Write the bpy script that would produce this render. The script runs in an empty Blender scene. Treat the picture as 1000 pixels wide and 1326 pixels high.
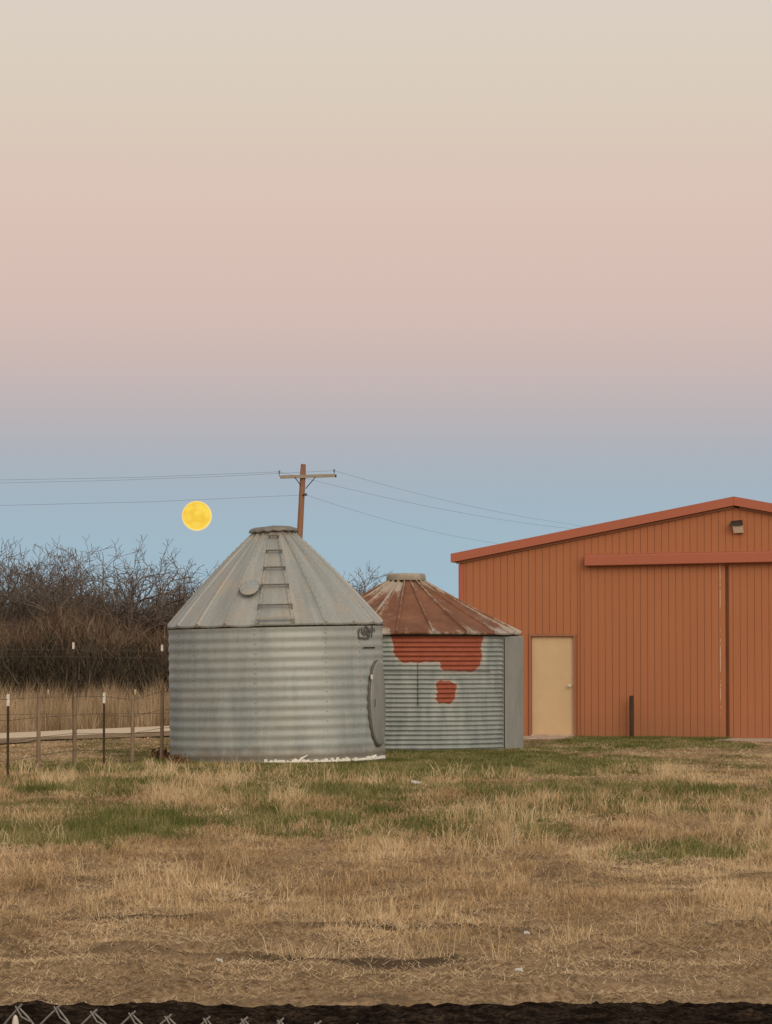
import bpy, math, random
import numpy as np
from mathutils import Vector, Matrix

S = bpy.context.scene
COL = S.collection
random.seed(7)
rng = np.random.default_rng(7)
PI = math.pi

# ------------------------------------------------------------------ camera
F = 4190.0                      # focal length in photo pixels (photo 1000 x 1326)
H = 1.78                        # eye height
PITCH = math.atan((840 - 663) / F)
cam = bpy.data.cameras.new("camera")
cam.sensor_fit = 'HORIZONTAL'; cam.sensor_width = 36.0
cam.lens = F / 1000 * 36
cam.clip_start = 0.1; cam.clip_end = 20000
co = bpy.data.objects.new("camera", cam); COL.objects.link(co)
co.location = (0, 0, H); co.rotation_euler = (PI / 2 + PITCH, 0, 0)
S.camera = co
S.render.resolution_x = 772; S.render.resolution_y = 1024
S.view_settings.view_transform = 'Standard'; S.view_settings.look = 'None'
S.view_settings.gamma = 1; S.view_settings.exposure = 0
S.render.engine = 'CYCLES'

def lin(c):
    return tuple((v / 255 / 12.92) if v / 255 <= .04045 else ((v / 255 + .055) / 1.055) ** 2.4 for v in c)

# ------------------------------------------------------------------ sky (dusk: belt of Venus over the earth shadow)
W = bpy.data.worlds.new("World"); S.world = W; W.use_nodes = True
nt = W.node_tree; nt.nodes.clear()
def N(nt, t, **kw):
    n = nt.nodes.new(t)
    for k, v in kw.items():
        if k == 'inp':
            for a, b in v.items(): n.inputs[a].default_value = b
        else: setattr(n, k, v)
    return n
tc = N(nt, 'ShaderNodeTexCoord'); sx = N(nt, 'ShaderNodeSeparateXYZ')
nt.links.new(tc.outputs['Generated'], sx.inputs[0])
mr = N(nt, 'ShaderNodeMapRange', inp={1: 0.0, 2: 0.40})
nt.links.new(sx.outputs['Z'], mr.inputs[0])
rp = N(nt, 'ShaderNodeValToRGB'); rp.color_ramp.interpolation = 'LINEAR'
nt.links.new(mr.outputs[0], rp.inputs[0])
SKY = [(900, (160, 185, 197)), (750, (161, 186, 200)), (680, (160, 183, 197)), (620, (164, 178, 190)), (575, (174, 177, 184)),
       (530, (188, 179, 182)), (465, (204, 184, 179)), (380, (215, 190, 180)), (260, (219, 194, 183)), (130, (218, 204, 187)), (0, (218, 207, 195))]
def sz(py): return math.sin(math.atan((840 - py) / F)) / 0.40
els = rp.color_ramp.elements
while len(els) > 1: els.remove(els[-1])
_p = np.array([a for a, _ in SKY][::-1], float); _c = np.array([c for _, c in SKY][::-1], float)
for i, py in enumerate(range(840, -1, -38)):        # the colours of the belt, blended softly with height
    k = np.arange(-130, 131, 5.); w = np.exp(-(k / 48) ** 2)
    c = [float((np.interp(py + k, _p, _c[:, ch]) * w).sum() / w.sum()) for ch in range(3)]
    e = els[0] if i == 0 else els.new(0.5)
    e.position = max(0, sz(py)); e.color = (*lin(c), 1)
e = els.new(0.72); e.color = (*lin((208, 202, 196)), 1)
e = els.new(1.0); e.color = (*lin((186, 188, 194)), 1)
# western afterglow behind the camera
gm = N(nt, 'ShaderNodeMapRange', inp={1: 0.15, 2: -0.95}); gm.interpolation_type = 'SMOOTHSTEP'
nt.links.new(sx.outputs['Y'], gm.inputs[0])
mx = N(nt, 'ShaderNodeMix', data_type='RGBA'); mx.inputs['B'].default_value = (1.22, .97, .74, 1)
nt.links.new(gm.outputs[0], mx.inputs['Factor']); nt.links.new(rp.outputs[0], mx.inputs['A'])
bg = N(nt, 'ShaderNodeBackground', inp={'Strength': 1.0}); nt.links.new(mx.outputs['Result'], bg.inputs[0])
out = N(nt, 'ShaderNodeOutputWorld'); nt.links.new(bg.outputs[0], out.inputs[0])

# ------------------------------------------------------------------ soft glow of the set sun, behind the camera
sl = bpy.data.lights.new("sun", 'SUN'); sl.energy = 1.15; sl.angle = math.radians(35); sl.color = (1, .88, .74)
so = bpy.data.objects.new("sun", sl); COL.objects.link(so)
sd = Vector((0.50, -1, 0.58)).normalized()
so.rotation_euler = sd.to_track_quat('Z', 'Y').to_euler(); so.location = (20, -40, 30)

# ------------------------------------------------------------------ helpers
def ray(px, py):
    u = (px - 500) / F; v = (663 - py) / F
    return Vector((u, math.cos(PITCH) - v * math.sin(PITCH), math.sin(PITCH) + v * math.cos(PITCH)))
def at(px, py, D):
    r = ray(px, py); return Vector((0, 0, H)) + r * (D / r.y)
def gnd(px, py):
    r = ray(px, py); return Vector((0, 0, H)) + r * (-H / r.z)

class MB:
    def __init__(s): s.v = []; s.f = []; s.sm = []
    def add(s, vs, fs, smooth=False):
        o = len(s.v); s.v += [tuple(p) for p in vs]
        s.f += [tuple(i + o for i in f) for f in fs]; s.sm += [smooth] * len(fs)
    def box(s, c, d, M=None):
        x, y, z = d[0] / 2, d[1] / 2, d[2] / 2
        vs = [Vector((a * x, b * y, g * z)) for a in (-1, 1) for b in (-1, 1) for g in (-1, 1)]
        if M is not None: vs = [M @ p for p in vs]
        vs = [p + Vector(c) for p in vs]
        s.add(vs, [(0, 1, 3, 2), (4, 6, 7, 5), (0, 4, 5, 1), (2, 3, 7, 6), (0, 2, 6, 4), (1, 5, 7, 3)])
    def tube(s, pts, rad, n=8, cap=True):
        pts = [Vector(p) for p in pts]; m = len(pts)
        if not hasattr(rad, '__len__'): rad = [rad] * m
        t = (pts[-1] - pts[0]).normalized()
        a = Vector((0, 0, 1)) if abs(t.z) < .8 else Vector((0, 1, 0))
        vs = []
        for i in range(m):
            t = (pts[min(i + 1, m - 1)] - pts[max(i - 1, 0)]).normalized()
            e1 = t.cross(a).normalized(); e2 = t.cross(e1)
            for k in range(n):
                q = 2 * PI * k / n; vs.append(pts[i] + (e1 * math.cos(q) + e2 * math.sin(q)) * rad[i])
        fs = [(i * n + k, i * n + (k + 1) % n, (i + 1) * n + (k + 1) % n, (i + 1) * n + k) for i in range(m - 1) for k in range(n)]
        s.add(vs, fs, n > 5)
        if cap: s.add(vs[:n], [tuple(range(n))]); s.add(vs[-n:], [tuple(range(n))[::-1]])
    def lathe(s, prof, n=48, smooth=True, a0=0, a1=2 * PI):
        full = abs(a1 - a0 - 2 * PI) < 1e-6; c = n if full else n + 1
        vs = []
        for r, z in prof:
            for k in range(c):
                a = a0 + (a1 - a0) * k / n; vs.append((r * math.sin(a), -r * math.cos(a), z))
        fs = []
        for i in range(len(prof) - 1):
            for k in range(n):
                k2 = (k + 1) % c
                fs.append((i * c + k, i * c + k2, (i + 1) * c + k2, (i + 1) * c + k))
        s.add(vs, fs, smooth)
    def build(s, name, m, parent=None):
        me = bpy.data.meshes.new(name); me.from_pydata(s.v, [], s.f)
        me.polygons.foreach_set('use_smooth', s.sm); me.update()
        return link(name, me, m, parent)
def link(name, me, m, parent=None):
    if m: me.materials.append(m)
    o = bpy.data.objects.new(name, me); COL.objects.link(o)
    if parent is not None: o.parent = parent
    return o
def tag(o, label=None, cat=None, group=None, kind=None):
    if label: o['label'] = label
    if cat: o['category'] = cat
    if group: o['group'] = group
    if kind: o['kind'] = kind
    return o
def empty(name, loc, rot=(0, 0, 0)):
    o = bpy.data.objects.new(name, None); COL.objects.link(o); o.location = loc; o.rotation_euler = rot
    o.empty_display_size = .3
    return o
def copy_tree(o, parent=None):
    c = o.copy(); COL.objects.link(c)
    if parent is not None: c.parent = parent
    for ch in list(o.children): copy_tree(ch, c)
    return c
def npmesh(name, v, quads, tris=None, m=None, parent=None, attrs=None, smooth=False):
    me = bpy.data.meshes.new(name)
    nq = len(quads); ntr = 0 if tris is None else len(tris)
    me.vertices.add(len(v)); me.vertices.foreach_set('co', np.asarray(v, np.float32).ravel())
    loops = quads.ravel() if ntr == 0 else np.concatenate([quads.ravel(), tris.ravel()])
    me.loops.add(len(loops)); me.loops.foreach_set('vertex_index', loops.astype(np.int32))
    st = np.concatenate([np.arange(nq) * 4, nq * 4 + np.arange(ntr) * 3]).astype(np.int32)
    me.polygons.add(nq + ntr); me.polygons.foreach_set('loop_start', st)
    if smooth: me.polygons.foreach_set('use_smooth', np.ones(nq + ntr, bool))
    for k, a in (attrs or {}).items():
        at_ = me.attributes.new(k, 'FLOAT', 'POINT'); at_.data.foreach_set('value', a.astype(np.float32))
    me.update(calc_edges=True); me.validate()
    return link(name, me, m, parent)

def h2(ix, iy, seed):
    n = (ix.astype(np.int64) * 374761393 + iy.astype(np.int64) * 668265263 + seed * 1442695041) & 0x7fffffff
    n = (n ^ (n >> 13)) * 1274126177 & 0x7fffffff
    n = (n ^ (n >> 16)) & 0xffffff
    return n / float(0xffffff)
def vn(x, y, seed=0):
    ix = np.floor(x); iy = np.floor(y); fx = x - ix; fy = y - iy
    fx = fx * fx * (3 - 2 * fx); fy = fy * fy * (3 - 2 * fy)
    a = h2(ix, iy, seed); b = h2(ix + 1, iy, seed); c = h2(ix, iy + 1, seed); d = h2(ix + 1, iy + 1, seed)
    return (a * (1 - fx) + b * fx) * (1 - fy) + (c * (1 - fx) + d * fx) * fy
def fbm(x, y, seed=0, o=4):
    r = 0; a = .5; t = 0
    for i in range(o):
        r = r + a * vn(x * 2 ** i + i * 17.3, y * 2 ** i - i * 9.1, seed + i); t += a; a *= .5
    return r / t

# ------------------------------------------------------------------ materials
class Mat:
    def __init__(s, name, rough=.6, metal=0., spec=.4):
        s.m = bpy.data.materials.new(name); s.m.use_nodes = True; s.nt = s.m.node_tree
        s.b = s.nt.nodes['Principled BSDF']
        s.b.inputs['Roughness'].default_value = rough; s.b.inputs['Metallic'].default_value = metal
        s.b.inputs['Specular IOR Level'].default_value = spec
        s.tc = N(s.nt, 'ShaderNodeTexCoord')
    def n(s, t, **kw): return N(s.nt, t, **kw)
    def l(s, a, b): s.nt.links.new(a, b)
    def coord(s, scale=(1, 1, 1)):
        mp = s.n('ShaderNodeMapping'); mp.inputs['Scale'].default_value = scale
        s.l(s.tc.outputs['Object'], mp.inputs[0]); return mp.outputs[0]
    def noise(s, scale, st=(1, 1, 1), detail=6, rough=.6):
        t = s.n('ShaderNodeTexNoise', inp={'Scale': scale, 'Detail': detail, 'Roughness': rough})
        s.l(s.coord(st), t.inputs['Vector']); return t.outputs['Fac']
    def ramp(s, fac, stops, interp='LINEAR'):
        r = s.n('ShaderNodeValToRGB'); r.color_ramp.interpolation = interp; e = r.color_ramp.elements
        while len(e) > 1: e.remove(e[-1])
        for i, (p, c) in enumerate(stops):
            q = e[0] if i == 0 else e.new(.5)
            q.position = p; q.color = (*c, 1) if hasattr(c, '__len__') else (c, c, c, 1)
        s.l(fac, r.inputs[0]); return r.outputs[0]
    def mix(s, f, a, b, mode='MIX'):
        x = s.n('ShaderNodeMix', data_type='RGBA', blend_type=mode)
        for k, v in (('Factor', f), ('A', a), ('B', b)):
            if isinstance(v, (int, float)): x.inputs[k].default_value = v
            elif isinstance(v, tuple): x.inputs[k].default_value = (*v, 1)
            else: s.l(v, x.inputs[k])
        return x.outputs['Result']
    def math(s, op, a, b=0., c=0.):
        x = s.n('ShaderNodeMath', operation=op)
        for i, v in enumerate((a, b, c)):
            if isinstance(v, (int, float)): x.inputs[i].default_value = v
            else: s.l(v, x.inputs[i])
        return x.outputs[0]
    def attr(s, name):
        a = s.n('ShaderNodeAttribute'); a.attribute_name = name; return a.outputs['Fac']
    def color(s, c):
        if isinstance(c, tuple): s.b.inputs['Base Color'].default_value = (*c, 1)
        else: s.l(c, s.b.inputs['Base Color'])
        return s
    def bump(s, h, strength=.4, dist=.01):
        b = s.n('ShaderNodeBump', inp={'Strength': strength, 'Distance': dist})
        s.l(h, b.inputs['Height']); s.l(b.outputs[0], s.b.inputs['Normal']); return s

def noisy(name, c1, c2, scale=8, st=(1, 1, 1), rough=.7, metal=0., spec=.3, bump=.2, bd=.005):
    m = Mat(name, rough, metal, spec); f = m.noise(scale, st)
    m.color(m.ramp(f, [(.3, c1), (.7, c2)])); m.bump(f, bump, bd); return m.m

def radial(m, ka, kr, scale=1.0):
    # noise stretched down the slope of a cone: around by angle, along by radius
    q = m.n('ShaderNodeSeparateXYZ'); m.l(m.tc.outputs['Object'], q.inputs[0])
    an = m.math('ARCTAN2', q.outputs['X'], m.math('MULTIPLY', q.outputs['Y'], -1.))
    rr = m.math('SQRT', m.math('ADD', m.math('MULTIPLY', q.outputs['X'], q.outputs['X']), m.math('MULTIPLY', q.outputs['Y'], q.outputs['Y'])))
    cv = m.n('ShaderNodeCombineXYZ'); m.l(m.math('MULTIPLY', an, ka), cv.inputs[0]); m.l(m.math('MULTIPLY', rr, kr), cv.inputs[1])
    t = m.n('ShaderNodeTexNoise', inp={'Scale': scale, 'Detail': 6, 'Roughness': .65}); m.l(cv.outputs[0], t.inputs['Vector']); return t.outputs['Fac']
# weathered galvanised sheet of the big bin wall
def galv(name, light, dark, warm, rough=.5, metal=.35, streak=(6, 6, .7)):
    m = Mat(name, rough, metal, .4)
    a = m.noise(1.0, streak, 5, .65) if streak else radial(m, 5, .5); b = m.noise(2.2, (1, 1, .6), 5, .6); g = m.noise(28, (1, 1, 1), 2)
    c = m.mix(m.ramp(a, [(.40, 0.), (.62, 1.)]), dark, light)
    c = m.mix(m.math('MULTIPLY', m.ramp(b, [(.48, 0.), (.72, 1.)]), .75), c, warm)
    c = m.mix(.22, c, m.ramp(g, [(.3, .35), (.7, .75)]), 'OVERLAY')
    d = m.noise(9, (1, 1, .25), 6, .7)
    c = m.mix(m.math('MULTIPLY', m.ramp(d, [(.62, 0.), (.74, 1.)]), .4), c, (.13, .10, .07))
    m.color(c); m.l(m.ramp(g, [(.2, rough - .08), (.8, rough + .1)]), m.b.inputs['Roughness'])
    m.bump(b, .15, .01)
    return m
M_bin = galv('bin_wall_metal', (.50, .575, .58), (.325, .40, .43), (.50, .53, .50), .5, .12, (1.7, 1.7, .22))
# rusty dirt line just above the ground
sp = M_bin.n('ShaderNodeSeparateXYZ'); M_bin.l(M_bin.tc.outputs['Object'], sp.inputs[0])
old = M_bin.b.inputs['Base Color'].links[0].from_socket
nf = M_bin.noise(5, (1, 1, .5), 4)
hz = M_bin.math('ADD', sp.outputs['Z'], M_bin.math('MULTIPLY', nf, -.32))
M_bin.color(M_bin.mix(M_bin.math('MULTIPLY', M_bin.ramp(hz, [(0., 1.), (.12, 0.)]), .6), old, (.16, .12, .08)))
M_bin = M_bin.m
M_roof = galv('bin_roof_metal', (.47, .525, .51), (.31, .36, .37), (.52, .46, .38), .48, .12, None).m
M_darkgalv = galv('dark_sheet', (.27, .28, .27), (.20, .22, .22), (.27, .25, .21), .55, .3, (3, 3, .8)).m
M_plate = galv('shed_door_sheet', (.36, .395, .39), (.25, .29, .30), (.33, .34, .32), .55, .1, (3, 3, .7)).m
M_gap = noisy('black_gap', (.02, .018, .015), (.03, .028, .02), 10)
M_rung = noisy('rung_steel', (.09, .085, .075), (.16, .15, .13), 30, rough=.6, metal=.3)
M_foam = noisy('foam_white', (.70, .69, .62), (.84, .83, .78), 30, rough=.9, bump=.6, bd=.01)
M_wood = noisy('pole_wood', (.17, .085, .05), (.34, .19, .12), 3, (6, 6, .5), .85, bump=.5, bd=.01)
M_arm = noisy('arm_wood', (.22, .20, .175), (.34, .31, .27), 3, (1, 6, 6), .85)
M_dark = noisy('dark_steel', (.02, .018, .018), (.05, .04, .035), 20)
M_wire = noisy('wire_dark', (.05, .05, .055), (.08, .08, .09), 3)
M_post = noisy('post_rust', (.03, .018, .012), (.09, .05, .03), 12, rough=.8)
M_tip = noisy('post_white', (.5, .48, .42), (.72, .70, .64), 25)
M_stave = noisy('stave_wood', (.15, .105, .07), (.28, .21, .145), 4, (5, 5, .6), .9)
M_fwire = noisy('fence_wire', (.08, .07, .055), (.13, .11, .09), 5, metal=.3)
M_link = noisy('chain_link', (.17, .165, .155), (.26, .255, .24), 60, metal=.4, rough=.5)
M_con = noisy('concrete', (.36, .28, .22), (.52, .42, .34), 6, rough=1, spec=0, bump=.3)
M_paper = noisy('paper', (.42, .40, .35), (.6, .57, .50), 20)

# barn paint
def paint(name, c, c2, dirt=(.17, .055, .025), rough=.7, peel=None):
    m = Mat(name, .9, 0, .05)
    f = m.noise(1.6, (1, 1, .35), 5, .6); g = m.noise(30, (1, 1, .15), 4); k = m.noise(4, (3, 3, .4), 6, .7)
    col = m.mix(m.ramp(f, [(.3, 0.), (.7, 1.)]), c, c2)
    col = m.mix(m.math('MULTIPLY', m.ramp(k, [(.55, 0.), (.75, 1.)]), .35), col, dirt)
    s_ = m.n('ShaderNodeSeparateXYZ'); m.l(m.tc.outputs['Object'], s_.inputs[0])
    hz = m.math('ADD', s_.outputs['Z'], m.math('MULTIPLY', k, -.5))
    col = m.mix(m.math('MULTIPLY', m.ramp(hz, [(0., 1.), (.30, 0.)]), .30), col, dirt)
    fl = m.noise(55, (1, 1, .5), 3, .5)
    col = m.mix(m.math('MULTIPLY', m.ramp(fl, [(.70, 0.), (.74, 1.)]), .35), col, (.5, .3, .2))
    if peel is not None:
        dx = m.math('ABSOLUTE', m.math('SUBTRACT', s_.outputs['X'], peel)); pn = m.noise(2.6, (1, 1, 1), 4, .8)
        pk = m.math('MULTIPLY', m.math('LESS_THAN', m.math('ADD', dx, m.math('MULTIPLY', g, .012)), .011), m.math('GREATER_THAN', m.math('ADD', pn, m.math('MULTIPLY', s_.outputs['Z'], .035)), .565))
        col = m.mix(pk, col, (.62, .52, .42))
    m.color(col); m.bump(g, .25, .004); return m.m
M_barn = paint('barn_paint', (.385, .092, .014), (.44, .115, .020))
M_trim = paint('trim_paint', (.35, .046, .025), (.39, .056, .031), (.28, .05, .03))
M_jamb = paint('jamb_paint', (.20, .06, .03), (.27, .08, .04))
M_seam = noisy('seam_brown', (.07, .028, .014), (.14, .055, .028), 5, (1, 1, .2))
M_groove = noisy('groove_paint', (.19, .055, .022), (.24, .07, .03), 5)
md = Mat('door_paint', .55, 0, .3); f = md.noise(2.5, (1, 1, .6), 6)
md.color(md.ramp(f, [(.3, (.53, .385, .225)), (.7, (.60, .45, .275))])); md.bump(f, .1, .01); M_door = md.m
M_lens = noisy('lamp_glass', (.55, .44, .36), (.62, .50, .42), 4, rough=.25)

# small bin rust roof: attribute wear = ribs and lower edge
m = Mat('rust_roof', .75, .1, .25)
f = m.noise(2.4, (1, 1, 1.5), 6, .65); g = m.noise(7, (1, 1, 1), 6, .7); gg = m.noise(22, (1, 1, 1), 4, .7)
rust = m.mix(m.ramp(f, [(.3, 0.), (.7, 1.)]), (.135, .058, .030), (.24, .110, .060))
rd = radial(m, 9, .8); rust = m.mix(m.math('MULTIPLY', m.ramp(g, [(.5, 0.), (.75, 1.)]), .45), rust, (.27, .15, .10))
wv = m.math('ADD', m.attr('wear'), m.math('MULTIPLY', m.math('SUBTRACT', g, .5), 1.3))
wv = m.math('ADD', wv, m.math('MULTIPLY', m.math('SUBTRACT', gg, .5), .7))
wv = m.math('ADD', wv, m.math('MULTIPLY', m.math('SUBTRACT', rd, .46), 2.4))
rust = m.mix(m.ramp(wv, [(.36, 0.), (.80, 1.)]), rust, (.40, .35, .29))
m.color(rust); m.bump(g, .2, .01); M_rust = m.m

# ------------------------------------------------------------------ ground: layout of green patches (world metres)
def green_blobs():
    B = []
    def px(x0, x1, y0, y1, s):
        a = gnd((x0 + x1) / 2, y0).y; b = gnd((x0 + x1) / 2, y1).y
        c = gnd((x0 + x1) / 2, (y0 + y1) / 2)
        B.append((((x0 + x1) / 2 - 500) / F * (a + b) / 2, (a + b) / 2, (x1 - x0) / F * (a + b) / 4, abs(a - b) / 2, s))
    px(-30, 215, 1068, 1100, 1.6); px(100, 230, 1055, 1085, 1.0)
    px(60, 320, 1046, 1072, .5); px(-40, 260, 1008, 1034, .75); px(215, 800, 972, 1004, 2.4); px(680, 800, 962, 1000, .7)
    px(240, 560, 1018, 1040, .6); px(420, 800, 1016, 1046, .55); px(620, 1010, 1012, 1042, .75); px(250, 480, 1048, 1084, .65); px(500, 720, 1046, 1086, .55)
    px(790, 1020, 1094, 1111, .8); px(745, 950, 955, 969, 2.2); px(110, 215, 966, 986, .9); px(-20, 230, 984, 1003, 1.0)
    px(400, 480, 1060, 1090, .6); px(560, 720, 1060, 1090, .6); px(820, 1010, 985, 996, .35)
    return B
BL = green_blobs()
def green(x, y):
    wx = x + (fbm(x * 1.1, y * .5, 5) - .5) * 1.6; wy = y + (fbm(x * .9 + 50, y * .4, 9) - .5) * 3.0
    g = np.zeros_like(x)
    for (cx, cy, rx, ry, s) in BL:
        d = ((wx - cx) / rx) ** 2 + ((wy - cy) / (ry * 1.05)) ** 2
        g = np.maximum(g, s * np.clip(1.25 - d * .75, 0, 1))
    nz = fbm(x * 2.6, y * 1.1, 21)
    g = g * (.30 + 1.15 * np.clip((nz - .3) * 2.4, 0, 1))
    base = .42 * np.clip((y - 28) / 8, 0, 1) * np.clip((fbm(x * 1.3, y * .6, 33) - .44) * 4, 0, 1)
    return np.clip(np.maximum(g, base), 0, 1)
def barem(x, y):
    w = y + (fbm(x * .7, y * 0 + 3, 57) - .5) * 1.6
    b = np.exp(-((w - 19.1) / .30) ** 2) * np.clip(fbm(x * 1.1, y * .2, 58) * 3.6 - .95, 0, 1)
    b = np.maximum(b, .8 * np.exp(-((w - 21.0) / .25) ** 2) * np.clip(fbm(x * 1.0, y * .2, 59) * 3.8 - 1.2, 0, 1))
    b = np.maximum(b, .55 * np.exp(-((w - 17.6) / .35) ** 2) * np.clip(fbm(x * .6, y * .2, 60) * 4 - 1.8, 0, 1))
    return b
def terr(x, y):
    m = np.clip((y - 13) / 4, 0, 1)
    h = (fbm(x * .35, y * .22, 41) - .5) * .10 * m
    h += (fbm(x * 1.5, y * 1.1, 43) - .5) * .09 * m + (fbm(x * 2.6, y * 2.4, 44, 3) - .5) * .10 * m * np.clip((34 - y) / 8, 0, 1)
    h += (fbm(x * 7, y * 5, 45, 3) - .5) * .035
    # wheel ruts across the near field
    w = y + (fbm(x * .5, y * 0 + 3, 47) - .5) * .8
    for yc, dp in ((19.0, .05), (18.0, .02), (17.2, .03)):
        h -= dp * np.exp(-((w - yc) / .16) ** 2) * np.clip(vn(x * .8, y * .2, 48) * 2 - .4, 0, 1)
    h *= 1 - .72 * np.clip((y - 40) / 8, 0, 1)
    h -= .35 * np.clip((16.25 - y) / .12, 0, 1)
    near = np.exp(-(((x + 1.75) / 3.6) ** 2 + ((y - 51.7) / 3.6) ** 2) ** 3)   # level pads under the bins
    h *= (1 - .8 * near)
    return h
xs = np.concatenate([-np.geomspace(6000, 14, 26), np.arange(-13, 13.01, .10), np.geomspace(14, 6000, 26)])
ys = np.concatenate([[-500, -100, -30, -8, 0, 4, 8, 11], np.arange(13, 24, .06), np.arange(24, 82, .12), np.geomspace(82.5, 9000, 40)])
X, Y = np.meshgrid(xs, ys)
x, y = X.ravel(), Y.ravel()
farf = np.clip((90 - y) / 15, 0, 1) * np.clip((13.5 - np.abs(x)) / 1, 0, 1)
z = terr(x, y) * farf
v = np.stack([x, y, z], 1)
nx, ny = len(xs), len(ys)
I = (np.arange(ny - 1)[:, None] * nx + np.arange(nx - 1)[None, :]).ravel()
q = np.stack([I, I + 1, I + nx + 1, I + nx], 1)
m = Mat('ground', 1, 0, 0)
f = m.noise(3.0, (1, .5, 1), 8, .7); g = m.noise(26, (1, .45, 1), 6, .75); k = m.noise(.7, (1, .35, 1), 5, .6)
c = m.mix(m.ramp(g, [(.36, 0.), (.66, 1.)]), (.12, .080, .045), (.44, .31, .18))
c = m.mix(m.math('MULTIPLY', m.ramp(f, [(.48, 0.), (.62, 1.)]), .6), c, (.095, .066, .040))
c = m.mix(m.math('MULTIPLY', m.ramp(k, [(.45, 0.), (.65, 1.)]), .35), c, (.40, .28, .165))
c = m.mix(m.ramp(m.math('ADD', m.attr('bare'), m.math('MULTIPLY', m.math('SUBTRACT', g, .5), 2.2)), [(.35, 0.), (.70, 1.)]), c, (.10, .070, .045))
gr = m.mix(m.ramp(g, [(.3, 0.), (.7, 1.)]), (.060, .068, .024), (.15, .15, .055))
ga = m.math('ADD', m.attr('green'), m.math('MULTIPLY', m.math('SUBTRACT', g, .5), .5))
c = m.mix(m.ramp(ga, [(.2, 0.), (.6, 1.)]), c, gr)
m.color(c); m.bump(g, .6, .03)
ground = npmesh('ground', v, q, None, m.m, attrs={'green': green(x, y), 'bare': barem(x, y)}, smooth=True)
tag(ground, kind='structure')
def tz(x, y): return float(terr(np.array([float(x)]), np.array([float(y)]))[0])

# dark turned soil at the near edge of the field
sx_ = np.arange(-6, 6.01, .03); sy_ = np.arange(11.5, 16.6, .03)
X, Y = np.meshgrid(sx_, sy_); x, y = X.ravel(), Y.ravel()
edge = 16.26 + (fbm(x * 1.1, x * 0, 61) - .5) * .14 + (fbm(x * 8, x * 0 + 4, 62, 5) - .5) * .12
prof = np.clip((edge - y) / .10, 0, 1)
cl = (fbm(x * 5, y * 4, 63, 5) - .35) * .10 + (fbm(x * 16, y * 14, 64, 3) - .4) * .07
z = -.10 + prof * (.10 + np.clip(cl, -.02, 1) * .65) - .012 * np.clip(15.6 - y, 0, 5)
v = np.stack([x, y, z], 1); nx, ny = len(sx_), len(sy_)
I = (np.arange(ny - 1)[:, None] * nx + np.arange(nx - 1)[None, :]).ravel()
q = np.stack([I, I + 1, I + nx + 1, I + nx], 1)
m = Mat('turned_soil', 1, 0, .0); f = m.noise(6, detail=8, rough=.7); g = m.noise(40, detail=5)
m.color(m.mix(m.ramp(g, [(.35, 0.), (.7, 1.)]), (.007, .005, .004), m.ramp(f, [(.42, (.016, .011, .008)), (.60, (.085, .060, .042))])))
m.bump(g, .8, .02)
soil = npmesh('turned_soil', v, q, None, m.m, smooth=True); tag(soil, kind='structure')

# ------------------------------------------------------------------ gravel road running off behind the bins
A = Vector((-7.95, 66.6)); d = Vector((.4325, .9016)); nr = Vector((.9016, -.4325))
def road_strip(name, o0, o1, z, mat, ea, seed):
    ts = np.arange(-55, 60, .25); ws = np.linspace(0, 1, 9)
    V = []
    for t in ts:
        j0 = o0 + (vn(np.array([t * .6]), np.array([1.]), seed)[0] - .5) * ea; j1 = o1 + (vn(np.array([t * .6]), np.array([7.]), seed)[0] - .5) * ea
        for w in ws:
            p = A + d * t + nr * (j0 + (j1 - j0) * w)
            V.append((p.x, p.y, z + .02 * math.sin(w * PI) + (tz(p.x, p.y) if w in (0, 1) else 0) * 0))
    V = np.array(V); c_ = 9
    I = (np.arange(len(ts) - 1)[:, None] * c_ + np.arange(c_ - 1)[None, :]).ravel()
    return tag(npmesh(name, V, np.stack([I, I + c_, I + c_ + 1, I + 1], 1), None, mat, smooth=True), kind='structure')
M_gravel = noisy('gravel', (.48, .385, .275), (.68, .56, .41), 14, (1, 1, 1), 1, spec=0, bump=.5, bd=.02)
M_dirt = noisy('dirt_shoulder', (.16, .112, .068), (.33, .245, .16), 3.5, (1, 1, 1), 1, spec=0, bump=.5, bd=.02)
road_strip('dirt_shoulder', 1.9, 3.6, .030, M_dirt, 1.2, 71)
road_strip('gravel_road', -.1, 2.3, .045, M_gravel, .25, 72)

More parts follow.
